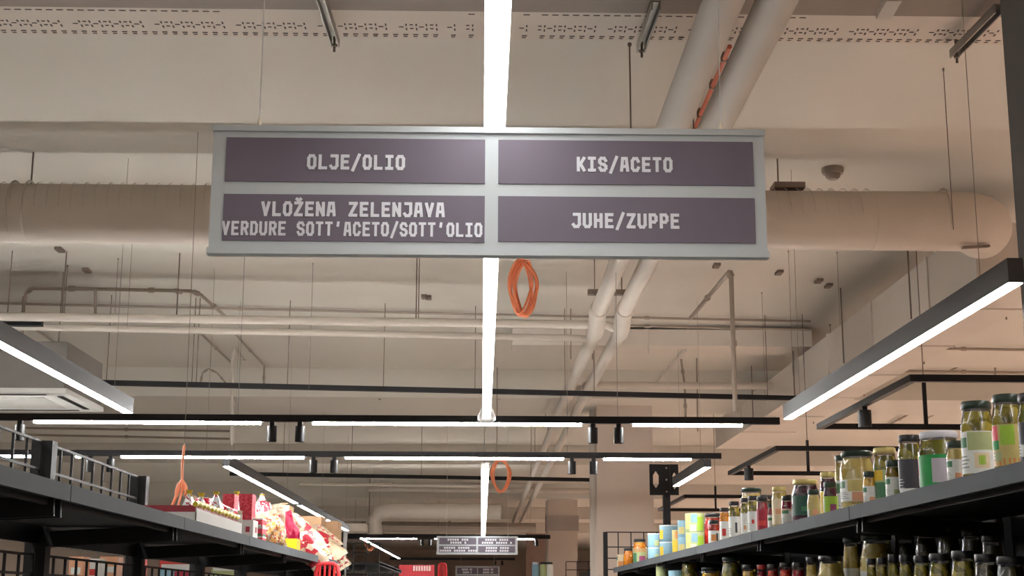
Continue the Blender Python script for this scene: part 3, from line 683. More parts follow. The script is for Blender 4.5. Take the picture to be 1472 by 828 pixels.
# far shelving
def far_shelf(lab, x0, x1, y0, y1, ztop, cols, m=M_BLACK2):
    t = thing('far_shelving', lab, 'shelf', ((x0+x1)/2, (y0+y1)/2, 0)); side = 1 if x0 > 0 else -1
    xi, xo = (x0, x1) if side > 0 else (x1, x0)
    MB().box(min(xo, xo-side*.03), max(xo, xo-side*.03), y0, y1, 0, ztop).build('back_panel', m, t)
    for k, z in enumerate((0.12, 0.6, 1.1, 1.55, ztop-0.18)):
        s = MB().box(min(xi, xo), max(xi, xo), y0, y1, z-0.02, z).build('shelf_board', m, t)
        MB().box(min(xi, xi+side*0.01), max(xi, xi+side*0.01), y0, y1, z-0.03, z+0.012).build('price_rail', M_LIP, s)
    n = max(2, int((y1-y0)/1.3))
    for i in range(n+1):
        y = y0+(y1-y0)*i/n; MB().box(xo-0.03, xo+0.03, y-0.03, y+0.03, 0, ztop).build('upright', m, t)
    wire_grid(t, (min(x0, x1), y0, 0), (max(x0, x1), y0, 0), [ztop-0.7+0.1*k for k in range(8)], 0.12, 0.005)
    return t
far_shelf('dark shelving with a wire end beyond the right shelf, before the slim column', 1.05, 1.75, 18.5, 26, EYE+0.50, None)
far_shelf('dark shelving beyond the cross aisle on the left', -1.75, -1.0, 14.5, 18.6, EYE+0.56, None)
far_shelf('distant dark shelving on the left behind the red sign', -1.8, -1.05, 24, 38, EYE+0.55, None)
far_shelf('shelving of the neighbouring aisle seen through the left wire grid', -4.2, -3.6, 6, 16, EYE+0.1, None)

# ------------------------------------------------------------------ jars and cans
def solve(p0, p1, yt, side, xf, off):
    r = 0.04
    for _ in range(6):
        X = xf+side*(0.018+r+off); q = atx((p0+p1)/2, yt, X)
        r = (p1-p0)/2*math.sqrt(q.x**2+q.y**2)/F
    return q, r
OLIVE = cells('olives', [(150, 140, 40), (170, 158, 52), (120, 112, 30), (188, 172, 70)], 48)
GHERK = cells('gherkins', [(128, 128, 40), (160, 150, 48), (100, 98, 30), (150, 120, 30)], 40)
YELL = cells('yellow_peppers', [(206, 186, 108), (214, 196, 120), (196, 172, 88), (220, 206, 140)], 30)
GOLD = cells('golden', [(206, 166, 40), (190, 148, 30), (222, 184, 62)], 50)
PURP = cells('red_cabbage', [(70, 22, 44), (92, 30, 54), (54, 18, 36)], 60)
BEET = cells('beetroot', [(150, 22, 44), (172, 34, 54), (126, 18, 38)], 50)
REDS = cells('tomato', [(196, 48, 30), (212, 66, 40), (176, 38, 26)], 50)
ORAN = cells('apricot', [(232, 150, 30), (242, 172, 44), (218, 130, 26)], 50)
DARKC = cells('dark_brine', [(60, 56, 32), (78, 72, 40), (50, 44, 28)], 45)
CONT = dict(o=OLIVE, g=GHERK, y=YELL, d=GOLD, p=PURP, b=BEET, r=REDS, a=ORAN, k=DARKC)
LIDS = dict(w=mat('lid_white', (206, 210, 220), 0.35), G=mat('lid_green', (22, 46, 33), 0.35), K=mat('lid_black', (20, 21, 24), 0.35),
            Y=mat('lid_gold', (182, 168, 104), 0.35, 0.3), R=mat('lid_red', (170, 44, 44), 0.35))
PC = dict(w=(226, 230, 226), G=(70, 128, 90), g=(30, 150, 72), r=(214, 64, 60), c=(226, 210, 176), y=(226, 190, 50), p=(150, 70, 110), K=(60, 60, 68),
          l=(156, 196, 60), a=(226, 168, 130), D=(36, 84, 70), b=(132, 172, 190), t=(200, 186, 118), o=(206, 140, 80), s=(172, 184, 132), B=(160, 34, 56), z=(180, 176, 186), R=(232, 80, 96))
def pm(k): return mat('print_'+k, PC[k], 0.5, var=0.05, scale=60)
def jar(px0, px1, yt, cont, lid, lab, blocks, text, shelf='t', off=0.0, lz=(0.12, 0.68), side=1, hmax=None):
    zs = ((ZR if shelf == 't' else ZR2) if side > 0 else ZL_)-0.012
    q, r = solve(px0, px1, yt, side, 1.10 if side > 0 else -1.0, off)
    h = q.z-zs
    if hmax: h = min(h, hmax)
    c = V((q.x, q.y, zs))
    t = thing('preserve_jar', text, 'jar', c, 'jars on the %s right shelf' % ('top' if shelf == 't' else 'lower'))
    lh = min(0.016, h*0.13); hb = h-lh
    MB().lathe(c, [(r*.88, 0.001), (r*.955, 0.006), (r*.955, hb*.74), (r*.80, hb*.90), (r*.76, hb*.95)], 20).build('contents', CONT[cont], t, True)
    MB().lathe(c, [(r*.90, 0), (r, 0.006), (r, hb*.76), (r*.97, hb*.80), (r*.84, hb*.93), (r*.82, hb)], 20).build('glass', M_GLASS, t, True)
    MB().lathe(c+V((0, 0, h-lh-0.002)), [(r*.87, 0), (r*.90, 0.003), (r*.90, lh-0.002), (r*.84, lh+0.002), (r*.80, lh+0.0012)], 20).build('lid', LIDS[lid], t, True)
    fa = math.atan2(-c.y, -c.x-side*1.2)
    if lab:
        z0, z1 = hb*lz[0], hb*lz[1]; W = 1.75
        L = MB().lathe(c, [(r*1.006, z0), (r*1.006, z1)], 18, fa-W, fa+W).build('label', pm(lab), t, True)
        for (a0, a1, b0, b1, k) in blocks:
            if b1-b0 > 0.97: continue
            MB().lathe(c, [(r*1.012, z0+(z1-z0)*b0), (r*1.012, z0+(z1-z0)*b1)], 8, fa+a0*1.3, fa+a1*1.3).build('print_block', pm(k), L, True)
        if px1-px0 > 15 and lab in 'wztKs':
            for q_ in range(4):
                zz = z0+(z1-z0)*(0.14+0.085*q_)
                MB().lathe(c, [(r*1.010, zz), (r*1.010, zz+(z1-z0)*0.028)], 8, fa-1.2, fa-0.35-0.12*(q_ % 2)).build('print_line', mat('print_grey', (140, 146, 142), 0.6) if lab != 'K' else pm('z'), L, True)
    return t
std = [(-.75, -.25, .72, .96, 'G'), (-.1, .5, .1, .6, 's')]
T = 'on the top right shelf'
jar(1462, 1500, 566, 'g', 'K', 'K', [(-.6, .2, .1, .4, 'w')], 'dark-labelled jar cut by the right picture edge on the top shelf')
jar(1425, 1467, 568, 'o', 'G', 't', [(-1.0, -.35, .62, .98, 'R'), (-.95, -.3, .40, .62, 'g'), (-.2, .5, .5, .98, 'l'), (-1.0, .9, .0, .18, 'o'), (-.6, -.2, .12, .36, 's')], 'olive jar with a pink and green block on its label, top right shelf')
jar(1380, 1425, 578, 'o', 'G', 'w', [(-.95, -.35, .62, .86, 'G'), (-.3, .9, .55, .98, 's'), (.0, .7, .12, .48, 'c'), (.2, .5, .2, .42, 'l')], 'big olive jar with green lid and white label beside the white-lidded jar')
jar(1360, 1384, 634, 'y', 'G', 'w', [(-.9, -.1, .66, .92, 'G'), (.1, .7, .05, .4, 'a')], 'small white-labelled jar tucked in front of the white-lidded jar')
jar(1320, 1377, 621, 'g', 'w', 'g', [(-1.1, -.85, .35, .95, 'r'), (-1.1, -.85, .05, .35, 'w'), (-.1, .85, .12, .88, 'z')], 'wide gherkin jar with a white lid and bright green label', off=0.0)
jar(1290, 1323, 626, 'g', 'K', 'K', [(-1.1, -.75, .1, .98, 'w'), (-.7, .6, .0, .14, 'w')], 'olive jar with a dark grey label left of the white-lidded jar', off=0.02)
jar(1272, 1297, 662, 'g', 'G', 'w', [(-.9, -.2, .66, .92, 'G'), (.1, .7, .05, .4, 's')], 'small white-labelled jar in front of the dark-labelled olive jar')
jar(1254, 1288, 644, 'g', 'Y', 's', [(-1.0, .0, .66, .99, 'y'), (-.9, .5, .1, .6, 'G')], 'jar with a gold lid and yellow and green label right of the big yellow jar', off=0.03)
jar(1240, 1259, 678, 'd', 'G', 'w', [(-.9, -.2, .66, .92, 'G'), (.1, .7, .05, .4, 'a')], 'small white-labelled jar at the foot of the big yellow jar')
jar(1207, 1255, 649, 'y', 'G', 'w', [(-1.0, -.45, .62, .92, 'G'), (-.3, .9, .45, .98, 't'), (-.1, .8, .02, .42, 'a')], 'big jar of pale yellow peppers with a dark green lid and glint', lz=(0.2, 0.58))
jar(1199, 1222, 655, 'y', 'G', 'w', [(-.9, -.2, .66, .92, 'G')], 'jar half hidden behind the left side of the big yellow jar', off=0.16)
jar(1183, 1203, 693, 'p', 'G', 'l', [(-1.1, -.7, .1, .9, 'w'), (.1, .8, .0, .55, 'p'), (-.2, .9, .0, .12, 'w')], 'small jar with a lime green label and purple print')
jar(1178, 1201, 679, 'p', 'Y', 'y', [(-.2, .6, .2, .7, 'K')], 'dark jar with a gold lid behind the lime-labelled jar', off=0.08)
jar(1160, 1178, 704, 'y', 'G', 't', [(-1.1, -.5, .1, .6, 'w'), (.0, .6, .1, .6, 'a')], 'small pale jar with a peach print beside the dark purple jar')
jar(1138, 1176, 690, 'p', 'Y', 'D', [(-1.1, -.75, .6, .95, 'w'), (-.1, .5, .2, .45, 'G')], 'large dark purple jar with a deep green label and gold lid', off=0.02, lz=(0.26, 0.72))
jar(1123, 1139, 713, 'b', 'K', 'w', [(-.8, .3, .70, .92, 'G'), (-.9, .8, .86, .99, 'a')], 'small red jar with a white label left of the dark purple jar')
jar(1109, 1131, 700, 'y', 'Y', 'c', [(-.3, .3, .4, .6, 'a')], 'tall slim cream-labelled jar with a gold lid', lz=(0.16, .80), off=0.01)
jar(1103, 1113, 724, 'b', 'K', 'w', [(-.8, .3, .6, .8, 'G')], 'narrow pink-topped jar left of the tall cream jar')
jar(1087, 1104, 714, 'b', 'K', 'B', [(-.5, .5, .3, .5, 'r')], 'deep red beetroot jar beside the white-labelled olive jars', lz=(0.05, .75))
jar(1089, 1111, 712, 'k', 'K', 'K', [], 'dark jar behind the deep red beetroot jar', off=0.13)
jar(1074, 1090, 713, 'o', 'K', 'w', [(-.1, .25, .4, .6, 'r')], 'olive jar with a white label and small red mark')
jar(1064, 1078, 716, 'o', 'K', 'w', [(-.2, .2, .2, .4, 'a')], 'slim olive jar left of the red-marked olive jar')
jar(1064, 1096, 702, 'y', 'G', 'w', [(-.8, .0, .5, .9, 'G')], 'taller green-lidded jar behind the white-labelled olive jars', off=0.14)
jar(1047, 1063, 721, 'o', 'K', 'w', [(.2, .5, .2, .7, 'K')], 'olive jar with plain white label, leftmost of the olive jars')
jar(1034, 1048, 730, 'a', 'K', 'w', [(-.3, .3, .2, .6, 'r')], 'jar of orange contents with a white label')
jar(1018, 1034, 748, 'r', 'K', 'w', [(-.3, .5, .2, .7, 'o'), (.4, .7, .1, .8, 'K')], 'small red sauce jar with a pictured white label')
jar(1012, 1037, 738, 'r', 'K', None, [], 'taller red sauce jar with a black lid', off=0.06)
jar(910, 929, 775, 'a', 'K', 's', [(-.9, -.3, .1, .7, 'G'), (.0, .8, .0, .5, 'p'), (-.9, .9, .75, .99, 'o')], 'orange jar with a colourful label left of the blue cans', lz=(.05, .7))
jar(896, 910, 788, 'a', 'K', None, [], 'small jar of bright orange contents near the shelf end')
def can(px0, px1, yt, yb, base, blocks, text, n=1, off=0.0, shelf='t'):
    """stack of n alike cans"""
    zs = (ZR if shelf == 't' else ZR2)-0.012; q, r = solve(px0, px1, yt, 1, 1.10, off); h = (q.z-zs)/n
    words_ = ['lower', 'upper'] if n == 2 else ['']
    for k in range(n):
        c = V((q.x, q.y, zs+k*h))
        t = thing('food_can', (text % words_[k]) if n == 2 else text, 'can', c, 'cans on the right shelves')
        MB().lathe(c, [(r*.96, 0), (r, 0.003), (r, h-0.004), (r*.97, h-0.0005), (r*.93, h-0.0005), (r*.92, h-0.003)], 20).build('can_body', pm(base), t, True)
        fa = math.atan2(-c.y, -c.x-1.2)
        for (a0, a1, b0, b1, kk) in blocks:
            MB().lathe(c, [(r*1.006, h*b0), (r*1.006, h*b1)], 8, fa+a0*1.3, fa+a1*1.3).build('print_block', pm(kk), t, True)
        MB().lathe(c+V((0, 0, h-0.006)), [(r*.9, 0), (r*.9, 0.002)], 20).build('can_end', M_STRUT, t, True)
can(985, 1012, 738, 785, 's', [(-.9, -.3, .2, .9, 't'), (-.2, .3, .5, .95, 'b'), (.3, .9, .1, .8, 'l'), (-.3, .2, .05, .4, 'c')], '%s pale green patterned can right of the blue cans', 2)
can(974, 988, 748, 785, 'b', [(-.6, .4, .2, .6, 't')], '%s bluish can half behind the pale green cans', 2, off=0.02)
can(966, 980, 762, 790, 't', [(-.8, .2, .1, .6, 'y'), (-.2, .6, .65, .95, 'o')], 'yellow can between the blue and the green cans')
can(948, 974, 755, 794, 'b', [(-.9, -.4, .15, .7, 'y'), (-1, 1, .92, .98, 'w')], '%s light blue can with a yellow spot, middle of the shelf', 2)
can(931, 948, 767, 800, 'b', [(.2, .9, .1, .5, 's'), (-1, 1, .92, .98, 'w')], '%s light blue can, left stack of the blue cans', 2)
p = atx(891, 802, 1.15); p.y = 12.2; zs = ZR-0.012
t = thing('food_carton', 'little pale orange carton at the very end of the top right shelf', 'carton', (p.x, p.y, zs))
MB().box(p.x-0.035, p.x+0.035, p.y-0.06, p.y+0.06, zs, zs+0.115).build('carton', pm('c'), t)
MB().box(p.x-0.034, p.x+0.01, p.y-0.0615, p.y-0.059, zs+0.01, zs+0.06).build('print_block', pm('o'), t)
MB().box(p.x-0.0365, p.x-0.034, p.y-0.05, p.y+0.05, zs+0.07, zs+0.1).build('print_block', pm('G'), t)
# lower right shelf
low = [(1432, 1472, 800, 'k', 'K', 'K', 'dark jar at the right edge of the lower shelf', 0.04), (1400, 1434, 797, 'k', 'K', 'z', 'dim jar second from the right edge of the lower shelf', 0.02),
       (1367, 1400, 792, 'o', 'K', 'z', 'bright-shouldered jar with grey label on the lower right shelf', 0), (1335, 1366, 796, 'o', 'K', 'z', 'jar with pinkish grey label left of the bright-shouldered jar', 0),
       (1313, 1335, 799, 'o', 'K', 'z', 'small olive jar in the middle of the lower right shelf', 0), (1292, 1312, 798, 'o', 'K', 'b', 'olive jar with blue label, right one of the blue-labelled group', 0),
       (1276, 1292, 797, 'o', 'K', 'b', 'olive jar with blue label, second of the blue-labelled group from the right', 0), (1260, 1275, 802, 'o', 'K', 'b', 'olive jar with blue label, third of the blue-labelled group from the right', 0),
       (1245, 1259, 803, 'o', 'K', 'b', 'olive jar with blue label, leftmost of the blue-labelled group', 0),
       (1236, 1282, 769, 'y', 'G', 't', 'large yellow jar standing at the back of the lower shelf', 0.13), (1211, 1234, 773, 'y', 'G', 'w', 'white-labelled yellow jar at the back of the lower shelf', 0.10),
       (1175, 1212, 799, 'y', 'K', 'K', 'broad golden jar with a dark label on the lower shelf', 0.0), (1158, 1174, 801, 'y', 'K', 'K', 'slim golden jar left of the broad golden jar', 0.0),
       (1138, 1157, 809, 'b', 'K', 'B', 'dark red jar, right one of three red jars on the lower shelf', 0), (1120, 1138, 809, 'r', 'K', 'r', 'bright red jar, middle of three on the lower shelf', 0),
       (1102, 1119, 811, 'r', 'K', 'r', 'bright red jar, left one of three on the lower shelf', 0), (1088, 1101, 812, 'b', 'R', 'r', 'red-lidded jar beside the dark-lidded golden jar', 0),
       (1066, 1088, 812, 'd', 'K', 'c', 'golden jar with a dark lid low at the shelf middle', 0), (1037, 1066, 801, 'g', 'G', 'l', 'jar with a green and white pictured label on the lower shelf', 0.05),
       (1007, 1036, 816, 'd', 'K', 'c', 'wide golden jar with a black lid, lower shelf far end', 0), (979, 1003, 803, 'g', 'K', 's', 'grey-lidded jar behind the blue can on the lower shelf', 0.06)]
for (a, b, yt, co, li, la, tx, of) in low:
    jar(a, b, yt, co, li, la, [(-.9, -.2, .5, .9, 'w'), (.0, .7, .1, .5, 'c')] if la in 'btl' else [], tx, 'l', of)
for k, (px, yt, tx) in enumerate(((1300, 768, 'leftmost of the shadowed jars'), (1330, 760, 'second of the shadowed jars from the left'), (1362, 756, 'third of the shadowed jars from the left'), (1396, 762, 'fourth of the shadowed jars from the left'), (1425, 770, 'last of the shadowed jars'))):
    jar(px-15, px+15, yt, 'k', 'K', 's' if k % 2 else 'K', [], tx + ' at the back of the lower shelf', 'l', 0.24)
can(943, 960, 810, 828, 's', [(-.8, .8, .05, .3, 'o')], 'pale green can at the far end of the lower shelf', 1, 0.02, 'l')
can(961, 982, 820, 828, 'b', [], 'light blue can low at the far end of the lower shelf', 1, 0, 'l')
t = thing('display_tray', 'blue and white striped cardboard tray holding the blue-labelled jars', 'tray', (1.12, 4.2, ZR2))
ya, yb = atx(1316, 815, 1.11).y, atx(1244, 815, 1.11).y
mb = MB().box(1.106, 1.110, ya, yb, ZR2-0.012, ZR2+0.10).build('tray_front', pm('w'), t)
n = 9
for k in range(n):
    y = ya+(yb-ya)*(k+0.15)/n; MB().box(1.1045, 1.1065, y, y+(yb-ya)/n*0.5, ZR2-0.010, ZR2+0.10).build('stripe', mat('stripe_blue', (88, 146, 220), 0.5), mb)
# a few far jars
for k, (px, lid, tx) in enumerate(((770, 'w', 'first'), (781, 'K', 'second'), (790, 'G', 'third'))):
    q = aty(px, 808, 26.5)
    t = thing('preserve_jar', tx + ' of the tiny distant jars left of the slim column', 'jar', (q.x, q.y, q.z-0.3), 'tiny distant jars')
    MB().lathe(V((q.x, q.y, q.z-0.3)), [(0.06, 0), (0.065, 0.02), (0.065, 0.23), (0.05, 0.27)], 12).build('body', pm('b' if k == 0 else 's' if k == 1 else 'w'), t, True)
    MB().lathe(V((q.x, q.y, q.z-0.04)), [(0.055, 0), (0.055, 0.04)], 12).build('lid', LIDS[lid], t, True)
MB().box(0.85, 1.0, 26.3, 26.7, 0, EYE+0.435).build('display_stand', M_BLACK2)
tag(bpy.data.objects['display_stand'], 'narrow black stand under the tiny distant jars', 'stand')

# ------------------------------------------------------------------ goods on the left shelf
ZS = ZL_-0.012
def bag(px0, px1, y0, y1, m, text, X=-1.16, thick=0.09, seed=1, tie=None, name='snack_bag', lean=0.0, twist=0.12, base=None):
    a, b = atx(px0, y1, X), atx(px1, y1, X)
    yc = atx((px0+px1)/2, y1, X).y; s = math.sqrt(X*X+yc*yc)/F
    wd = (px1-px0)*s; zt = atx((px0+px1)/2, y0, X).z; zb = base or ZS; ht = max(0.03, zt-zb)
    rn = random.Random(seed); t = thing(name, text, 'bag', (X, yc, zb), 'goods on the left shelf')
    mb = MB(); nu, nv = 18, 10; ph = [rn.uniform(0, 6) for _ in range(4)]
    for j in range(nv+1):
        v = j/nv; prof = (math.sin(math.pi*(0.10+0.86*v)))**0.45
        if tie and v > 0.75: prof *= 1-0.9*(v-0.75)/0.25*0.9
        for i in range(nu):
            an = 2*math.pi*i/nu; ca, sa = math.cos(an), math.sin(an)
            ex = math.copysign(abs(ca)**0.7, ca); ey = math.copysign(abs(sa)**0.7, sa)
            k = prof*(1+twist*0.5*math.sin(3*an+ph[0]+5*v)+twist*0.4*math.sin(7*an+ph[1]-6*v))
            mb.v.append(V((X+ex*k*wd/2+lean*v*ht, yc+ey*k*thick/2, zb+ht*v+twist*0.03*math.sin(5*an+ph[2])*v)))
    for j in range(nv):
        for i in range(nu):
            l = (i+1) % nu; mb.f.append((j*nu+i, j*nu+l, (j+1)*nu+l, (j+1)*nu+i))
    mb.f.append(tuple(reversed(range(nu)))); mb.f.append(tuple(nv*nu+i for i in range(nu)))
    mb.build('bag_body', m, t, True)
    if tie:
        MB().lathe((X+lean*ht*0.9, yc, zb+ht*0.92), [(0.010, -0.006), (0.012, 0), (0.008, 0.006), (0.016, 0.022)], 10).build('tie', tie, t, True)
    return t
def box(px0, px1, y0, y1, m, text, X=-1.12, depth=0.2, prints=(), name='carton', base=None, top=None, flaps=None):
    """carton whose camera-facing end spans px0..px1"""
    yc = atx((px0+px1)/2, y1, X).y; s = math.sqrt(X*X+yc*yc)/F
    wd = (px1-px0)*s; zt = atx((px0+px1)/2, y0, X).z; zb = base or ZS
    if top: zt = zb+top
    t = thing(name, text, 'carton', (X, yc+depth/2, zb), 'goods on the left shelf')
    o = MB().box(X-wd/2, X+wd/2, yc, yc+depth, zb, zt).build('carton_body', m, t)
    h = zt-zb
    for (u0, u1, v0, v1, k) in prints:
        MB().box(X-wd/2+wd*u0, X-wd/2+wd*u1, yc-0.0015, yc+0.001, zb+h*v0, zb+h*v1).build('print_block', pm(k), o)
        MB().box(X+wd/2-0.001, X+wd/2+0.0015, yc+depth*u0, yc+depth*u1, zb+h*v0, zb+h*v1).build('print_block', pm(k), o)
    if flaps:
        MB().bar((X-wd/2, yc, zt), (X-wd/2, yc+depth, zt+0.03), 0.05, 0.004).build('flap', flaps, o)
    return t
TIE = mat('tie_yellow', (206, 186, 50), 0.5)
CLW = cells('clear_wrapped', [(206, 204, 206), (186, 184, 190), (150, 50, 60), (222, 222, 224)], 68, 0.2, 0.6, 3.0)
REDM = cells('red_mesh', [(190, 40, 62), (206, 70, 86), (176, 30, 50)], 120, 0.6, 0.2)
MIXR = cells('red_white_wrap', [(204, 40, 60), (222, 60, 76), (236, 226, 214), (190, 26, 48)], 72, 0.35, 0.5, 3.0)
CREAM = cells('cream_wrap', [(196, 178, 150), (184, 158, 128), (176, 60, 68), (204, 190, 168)], 52, 0.35, 0.5, 3.0)
MIXY = cells('yellow_white_wrap', [(196, 152, 70), (190, 172, 130), (176, 170, 160), (160, 66, 44), (190, 150, 90)], 100, 0.35, 0.5, 3.0)
PINK = cells('pink_wrap', [(226, 56, 100), (236, 90, 126), (210, 36, 80)], 40, 0.35, 0.4)
KRAFT = mat('kraft_board', (184, 148, 112), 0.8, var=0.05, scale=10)
KRAFT2 = mat('kraft_board_light', (204, 176, 140), 0.8, var=0.05, scale=10)
WBOARD = mat('white_board', (214, 212, 208), 0.7, var=0.04)
# long low tray filled with red packs
ya, yb = atx(280, 745, -1.03).y, atx(346, 760, -1.03).y
t = thing('display_tray', 'long low white cardboard tray with yellow-trimmed red packs on the left shelf', 'tray', (-1.15, (ya+yb)/2, ZS))
MB().box(-1.32, -1.025, ya, yb, ZS, ZS+0.012).build('tray_base', WBOARD, t)
MB().box(-1.029, -1.025, ya, yb, ZS, ZS+0.062).build('tray_front', WBOARD, t)
MB().box(-1.32, -1.025, ya, ya+0.004, ZS, ZS+0.05).build('tray_end', WBOARD, t)
MB().box(-1.32, -1.025, yb-0.004, yb, ZS, ZS+0.10).build('tray_end', WBOARD, t)
for k in range(6):
    y = ya+0.03+(yb-ya-0.06)*k/6; w_ = (yb-ya-0.06)/6*0.92
    g = thing('flat_pack', 'dark red pack with yellow rim, %s in the low white tray' % ORD[k], 'pack', (-1.17, y+w_/2, ZS+0.013), 'red packs in the low tray')
    MB().box(-1.29, -1.035, y, y+w_, ZS+0.013, ZS+0.075).build('pack_body', mat('pack_red', (140, 30, 44), 0.5), g)
    MB().tube([(-1.036, y-0.004, ZS+0.079), (-1.034, y+w_*.3, ZS+0.086), (-1.036, y+w_*.6, ZS+0.080), (-1.036, y+w_, ZS+0.088)], 0.010, 8).build('yellow_rim', TIE, g, True)
bag(262, 280, 707, 733, CLW, 'clear bag under the hanging orange cable', -1.22, 0.10, 11, TIE)
bag(280, 297, 711, 733, CLW, 'clear bag with a yellow tie, second from the orange cable', -1.20, 0.10, 12, TIE)
bag(299, 321, 708, 731, CLW, 'clear bag with a yellow tie left of the red mesh sacks', -1.20, 0.11, 13, TIE)
bag(334, 344, 706, 742, CLW, 'narrow clear bag squeezed between the two red mesh sacks', -1.22, 0.08, 14, TIE)
bag(296, 320, 726, 748, MIXR, 'crumpled red bag lying behind the low tray', -1.20, 0.11, 15)
box(319, 335, 709, 752, REDM, 'left upright red patterned box behind the low tray', -1.20, 0.12, name='red_box')
box(342, 361, 709, 752, REDM, 'right upright red patterned box behind the low tray', -1.20, 0.12, name='red_box')
box(344, 363, 747, 773, WBOARD, 'white carton with a red print at the end of the low tray', -1.07, 0.14, ((.45, .75, .45, .7, 'B'),))
for k, (y0, y1) in enumerate(((738, 749), (750, 761), (762, 773))):
    box(363, 377, y0, y1, mat('pack_pink', (222, 62, 84), 0.5), 'red and white pack, %s in the small stack' % ['top', 'middle', 'bottom'][k], -1.07, 0.12, ((0, 1, .82, 1, 'w'), (.05, .9, 0, .25, 'G' if k == 1 else 'w')), name='snack_pack', base=ZS+(2-k)*0.042, top=0.0415)
bag(362, 390, 709, 738, CLW, 'large clear bag with a yellow tie standing behind the red pack stack', -1.21, 0.16, 16, TIE)
bag(376, 391, 722, 756, MIXR, 'red and white bag behind the red pack stack', -1.15, 0.12, 17)
box(404, 426, 774, 790, mat('yellow_board', (240, 190, 20), 0.5), 'bright yellow box at the front edge of the left shelf', -1.06, 0.16, name='yellow_box')
def pillow(px, py, X, L, Wd, T, rot, m, text, seed=1, ends=None):
    """flat sealed bag: L long, Wd wide, T thick, turned by rot (x, y, z) about its middle"""
    c = atx(px, py, X); rn = random.Random(seed); Rm = Matrix.Rotation(rot[2], 3, 'Z') @ Matrix.Rotation(rot[1], 3, 'Y') @ Matrix.Rotation(rot[0], 3, 'X')
    n, k = 16, 10; ph = rn.uniform(0, 6); P = {}
    t = thing('wafer_bag', text, 'bag', (c.x, c.y, max(ZS, c.z-L/2)), 'goods on the left shelf'); mb = MB()
    for sd in (1, -1):
        for i in range(n+1):
            for j in range(k+1):
                u, v = i/n*2-1, j/k*2-1
                th = T/2*max(0, (1-abs(u)**3.2))**0.6*max(0, (1-abs(v)**2.4))**0.55
                th *= 1+0.18*math.sin(5*u+ph+3*v)+0.10*math.sin(11*v-4*u+ph)
                cr = 1-0.10*(1-abs(u))*math.cos(6*v+ph)*0.4-0.08*abs(u)**4
                w_ = V((u*L/2, v*Wd/2*cr+0.006*math.sin(4*u+ph), sd*th+0.006*math.sin(9*v+ph)*abs(u)**2))
                mb.v.append(c+Rm @ w_)
    N = (n+1)*(k+1)
    for sd in (0, 1):
        for i in range(n):
            for j in range(k):
                q = [sd*N+i*(k+1)+j, sd*N+(i+1)*(k+1)+j, sd*N+(i+1)*(k+1)+j+1, sd*N+i*(k+1)+j+1]; mb.f.append(tuple(q if sd == 0 else reversed(q)))
    mb.build('bag_body', m, t, True)
    for e in (-1, 1):
        s_ = MB(); pr = None
        for j in range(k+1):
            v = j/k*2-1; p0 = c+Rm @ V((e*L/2*0.985, v*Wd/2*0.9, 0)); p1 = c+Rm @ V((e*(L/2+0.022), v*Wd/2*0.92, 0.004*math.sin(9*v+seed)))
            s_.v += [p0, p1]
            if j: q = 2*j; s_.f.append((q-2, q-1, q+1, q))
        s_.build('end_seal', ends or mat('seal_cream', (190, 176, 152), 0.4), t)
    return t
WAF = cells('wafer_wrap', [(176, 34, 52), (190, 60, 70), (196, 176, 148), (184, 158, 126), (168, 26, 44), (204, 190, 168)], 16, 0.35, 0.25, 2.6)
pillow(390, 764, -1.10, 0.17, 0.13, 0.08, (1.4, 1.25, 0.2), MIXY, 'yellow and white bag right of the red pack stack', 41)
pillow(398, 754, -1.18, 0.19, 0.10, 0.07, (1.4, 1.4, 0.1), CREAM, 'pale bag between the yellow bag and the pink bag', 42)
pillow(414, 761, -1.14, 0.16, 0.12, 0.08, (1.4, 1.2, 0.3), PINK, 'bright pink bag above the yellow box', 43, PINK)
pillow(308, 738, -1.22, 0.2, 0.12, 0.08, (1.2, 0.3, 0.3), MIXR, 'red bag lying on its side behind the low tray', 44)
pillow(436, 762, -1.16, 0.26, 0.15, 0.08, (0.3, 0.9, 0.5), CREAM, 'cream wafer bag standing behind the yellow box', 31)
pillow(442, 772, -1.12, 0.28, 0.15, 0.08, (0.5, 0.55, -0.9), WAF, 'red and cream wafer bag right of the yellow box', 32)
pillow(443, 789, -1.07, 0.26, 0.13, 0.06, (0.9, 0.75, -0.6), WAF, 'long wafer bag sliding down to the shelf edge', 33)
pillow(463, 772, -1.13, 0.30, 0.15, 0.09, (0.4, 0.45, -0.8), CREAM, 'pale wafer bag on top of the heap near the shelf end', 34)
pillow(466, 785, -1.10, 0.32, 0.16, 0.09, (0.7, 0.5, -0.7), WAF, 'big red and cream wafer bag near the shelf end', 35)
pillow(477, 795, -1.05, 0.26, 0.14, 0.07, (0.9, 0.8, -0.5), CREAM, 'last wafer bag drooping over the shelf end', 36)
pillow(455, 793, -1.10, 0.24, 0.14, 0.08, (0.2, 0.2, -1.2), MIXY, 'golden wrapped bag under the wafer bag heap', 37)
box(402, 415, 726, 744, KRAFT2, 'small pale cardboard box behind the bags under the segmented lamp', -1.32, 0.25, flaps=KRAFT2)
box(415, 460, 741, 790, KRAFT, 'wide brown cardboard box behind the wafer bags', -1.27, 0.3, flaps=KRAFT2)
box(459, 484, 748, 802, KRAFT, 'tall brown cardboard box at the shelf end', -1.13, 0.3, flaps=KRAFT2)

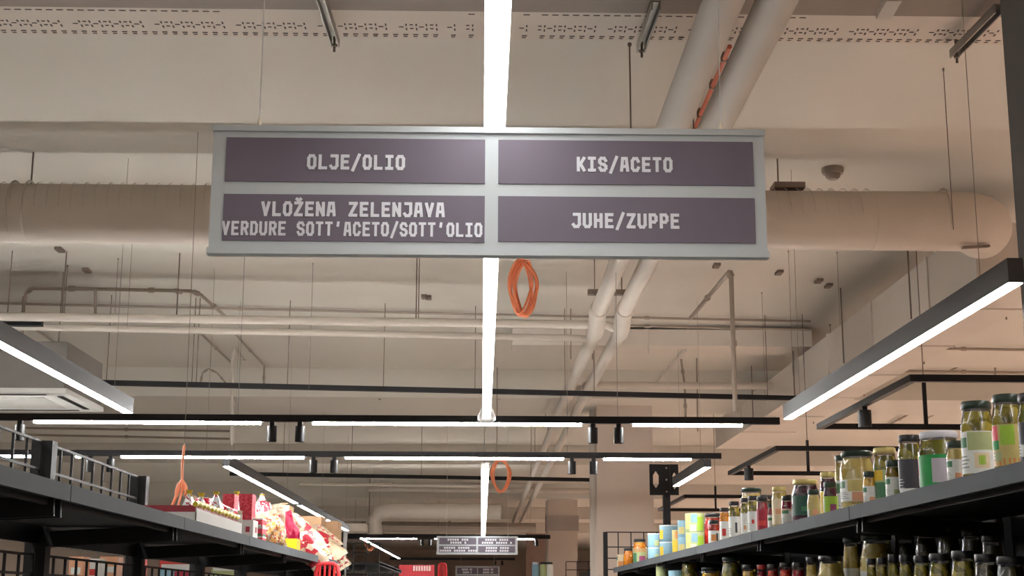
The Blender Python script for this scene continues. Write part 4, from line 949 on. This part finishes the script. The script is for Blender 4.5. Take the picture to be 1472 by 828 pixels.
# ------------------------------------------------------------------ bottom-edge background
RED = mat('cart_red', (214, 50, 56), 0.4)
def handle(px0, px1, py, Y, lab):
    a, b = aty(px0, py, Y), aty(px1, py, Y); w_ = b.x-a.x; z = a.z
    t = thing('basket_handle', lab, 'basket', ((a.x+b.x)/2, Y, z-0.3))
    MB().tube([(a.x, Y, z-0.3), (a.x+w_*.04, Y, z-0.05), (a.x+w_*.12, Y, z-0.012), (a.x+w_*.3, Y, z), (a.x+w_*.75, Y, z), (a.x+w_*.92, Y, z-0.015), (b.x-w_*.02, Y, z-0.06), (b.x, Y, z-0.3)], 0.012, 10).build('frame', RED, t, True)
    for k in range(1, 5): MB().tube([(a.x+w_*k/5, Y, z-0.3), (a.x+w_*k/5, Y, z-0.006)], 0.007, 8).build('slat', RED, t, True)
handle(453, 488, 810, 8.6, 'red basket rim poking up at the end of the left shelf')
handle(630, 642, 810, 19, 'small red basket rim right of the red sign')
a, b = aty(574, 812, 23.5), aty(624, 850, 23.5)
t = thing('red_sign', 'red panel with pale lettering at the bottom edge left of centre', 'sign', ((a.x+b.x)/2, 23.5, b.z))
MB().box(a.x, b.x, 23.5, 23.55, b.z, a.z).build('panel', mat('red_panel', (190, 30, 44), 0.5), t)
p = aty(594, 817, 23.5)
mb = MB()
for k in range(7):
    x = p.x+k*0.041; mb.box(x, x+0.028, 23.485, 23.5, p.z-0.04, p.z+0.04)
mb.build('lettering', mat('pale_print', (226, 190, 186), 0.5), t)
# goods seen through the left wire grid
rnd = random.Random(9)
for (px0, px1, y0, y1, Yd, c, tx) in ((194, 203, 791, 812, 14, 'r', 'narrow red sign seen through the left wire grid'), (100, 118, 800, 830, 11, 'a', 'pinkish pack seen through the left wire grid'),
        (120, 142, 803, 818, 11.5, 'w', 'white pack seen through the left wire grid'), (144, 168, 800, 818, 12, 'a', 'peach pack seen through the left wire grid'),
        (230, 282, 797, 822, 15.5, 'r', 'wide red board seen through the left wire grid'), (229, 244, 818, 834, 15, 'b', 'small blue and white board in front of the red board'),
        (245, 284, 822, 836, 15.2, 'B', 'dark red board low behind the left wire grid'), (305, 350, 803, 840, 20, 's', 'pale greenish board seen through the left wire grid')):
    pack = 'pack' in tx and px0 < 200
    if pack:
        Yd = 2100*3.9/(692-(px0+px1)/2)
    a, b = aty(px0, y0, Yd), aty(px1, y1, Yd)
    b.z = 1.52 if pack else 0.0
    t = thing('background_pack', tx, 'pack', ((a.x+b.x)/2, Yd, b.z), 'things behind the left shelf')
    MB().box(a.x, b.x, Yd, Yd+0.25, b.z, a.z).build('pack_body', pm(c), t); MB().box(a.x+0.02, b.x-0.02, Yd-0.002, Yd+0.001, a.z-0.16, a.z-0.1).build('print_block', pm('w' if c != 'w' else 'r'), t)
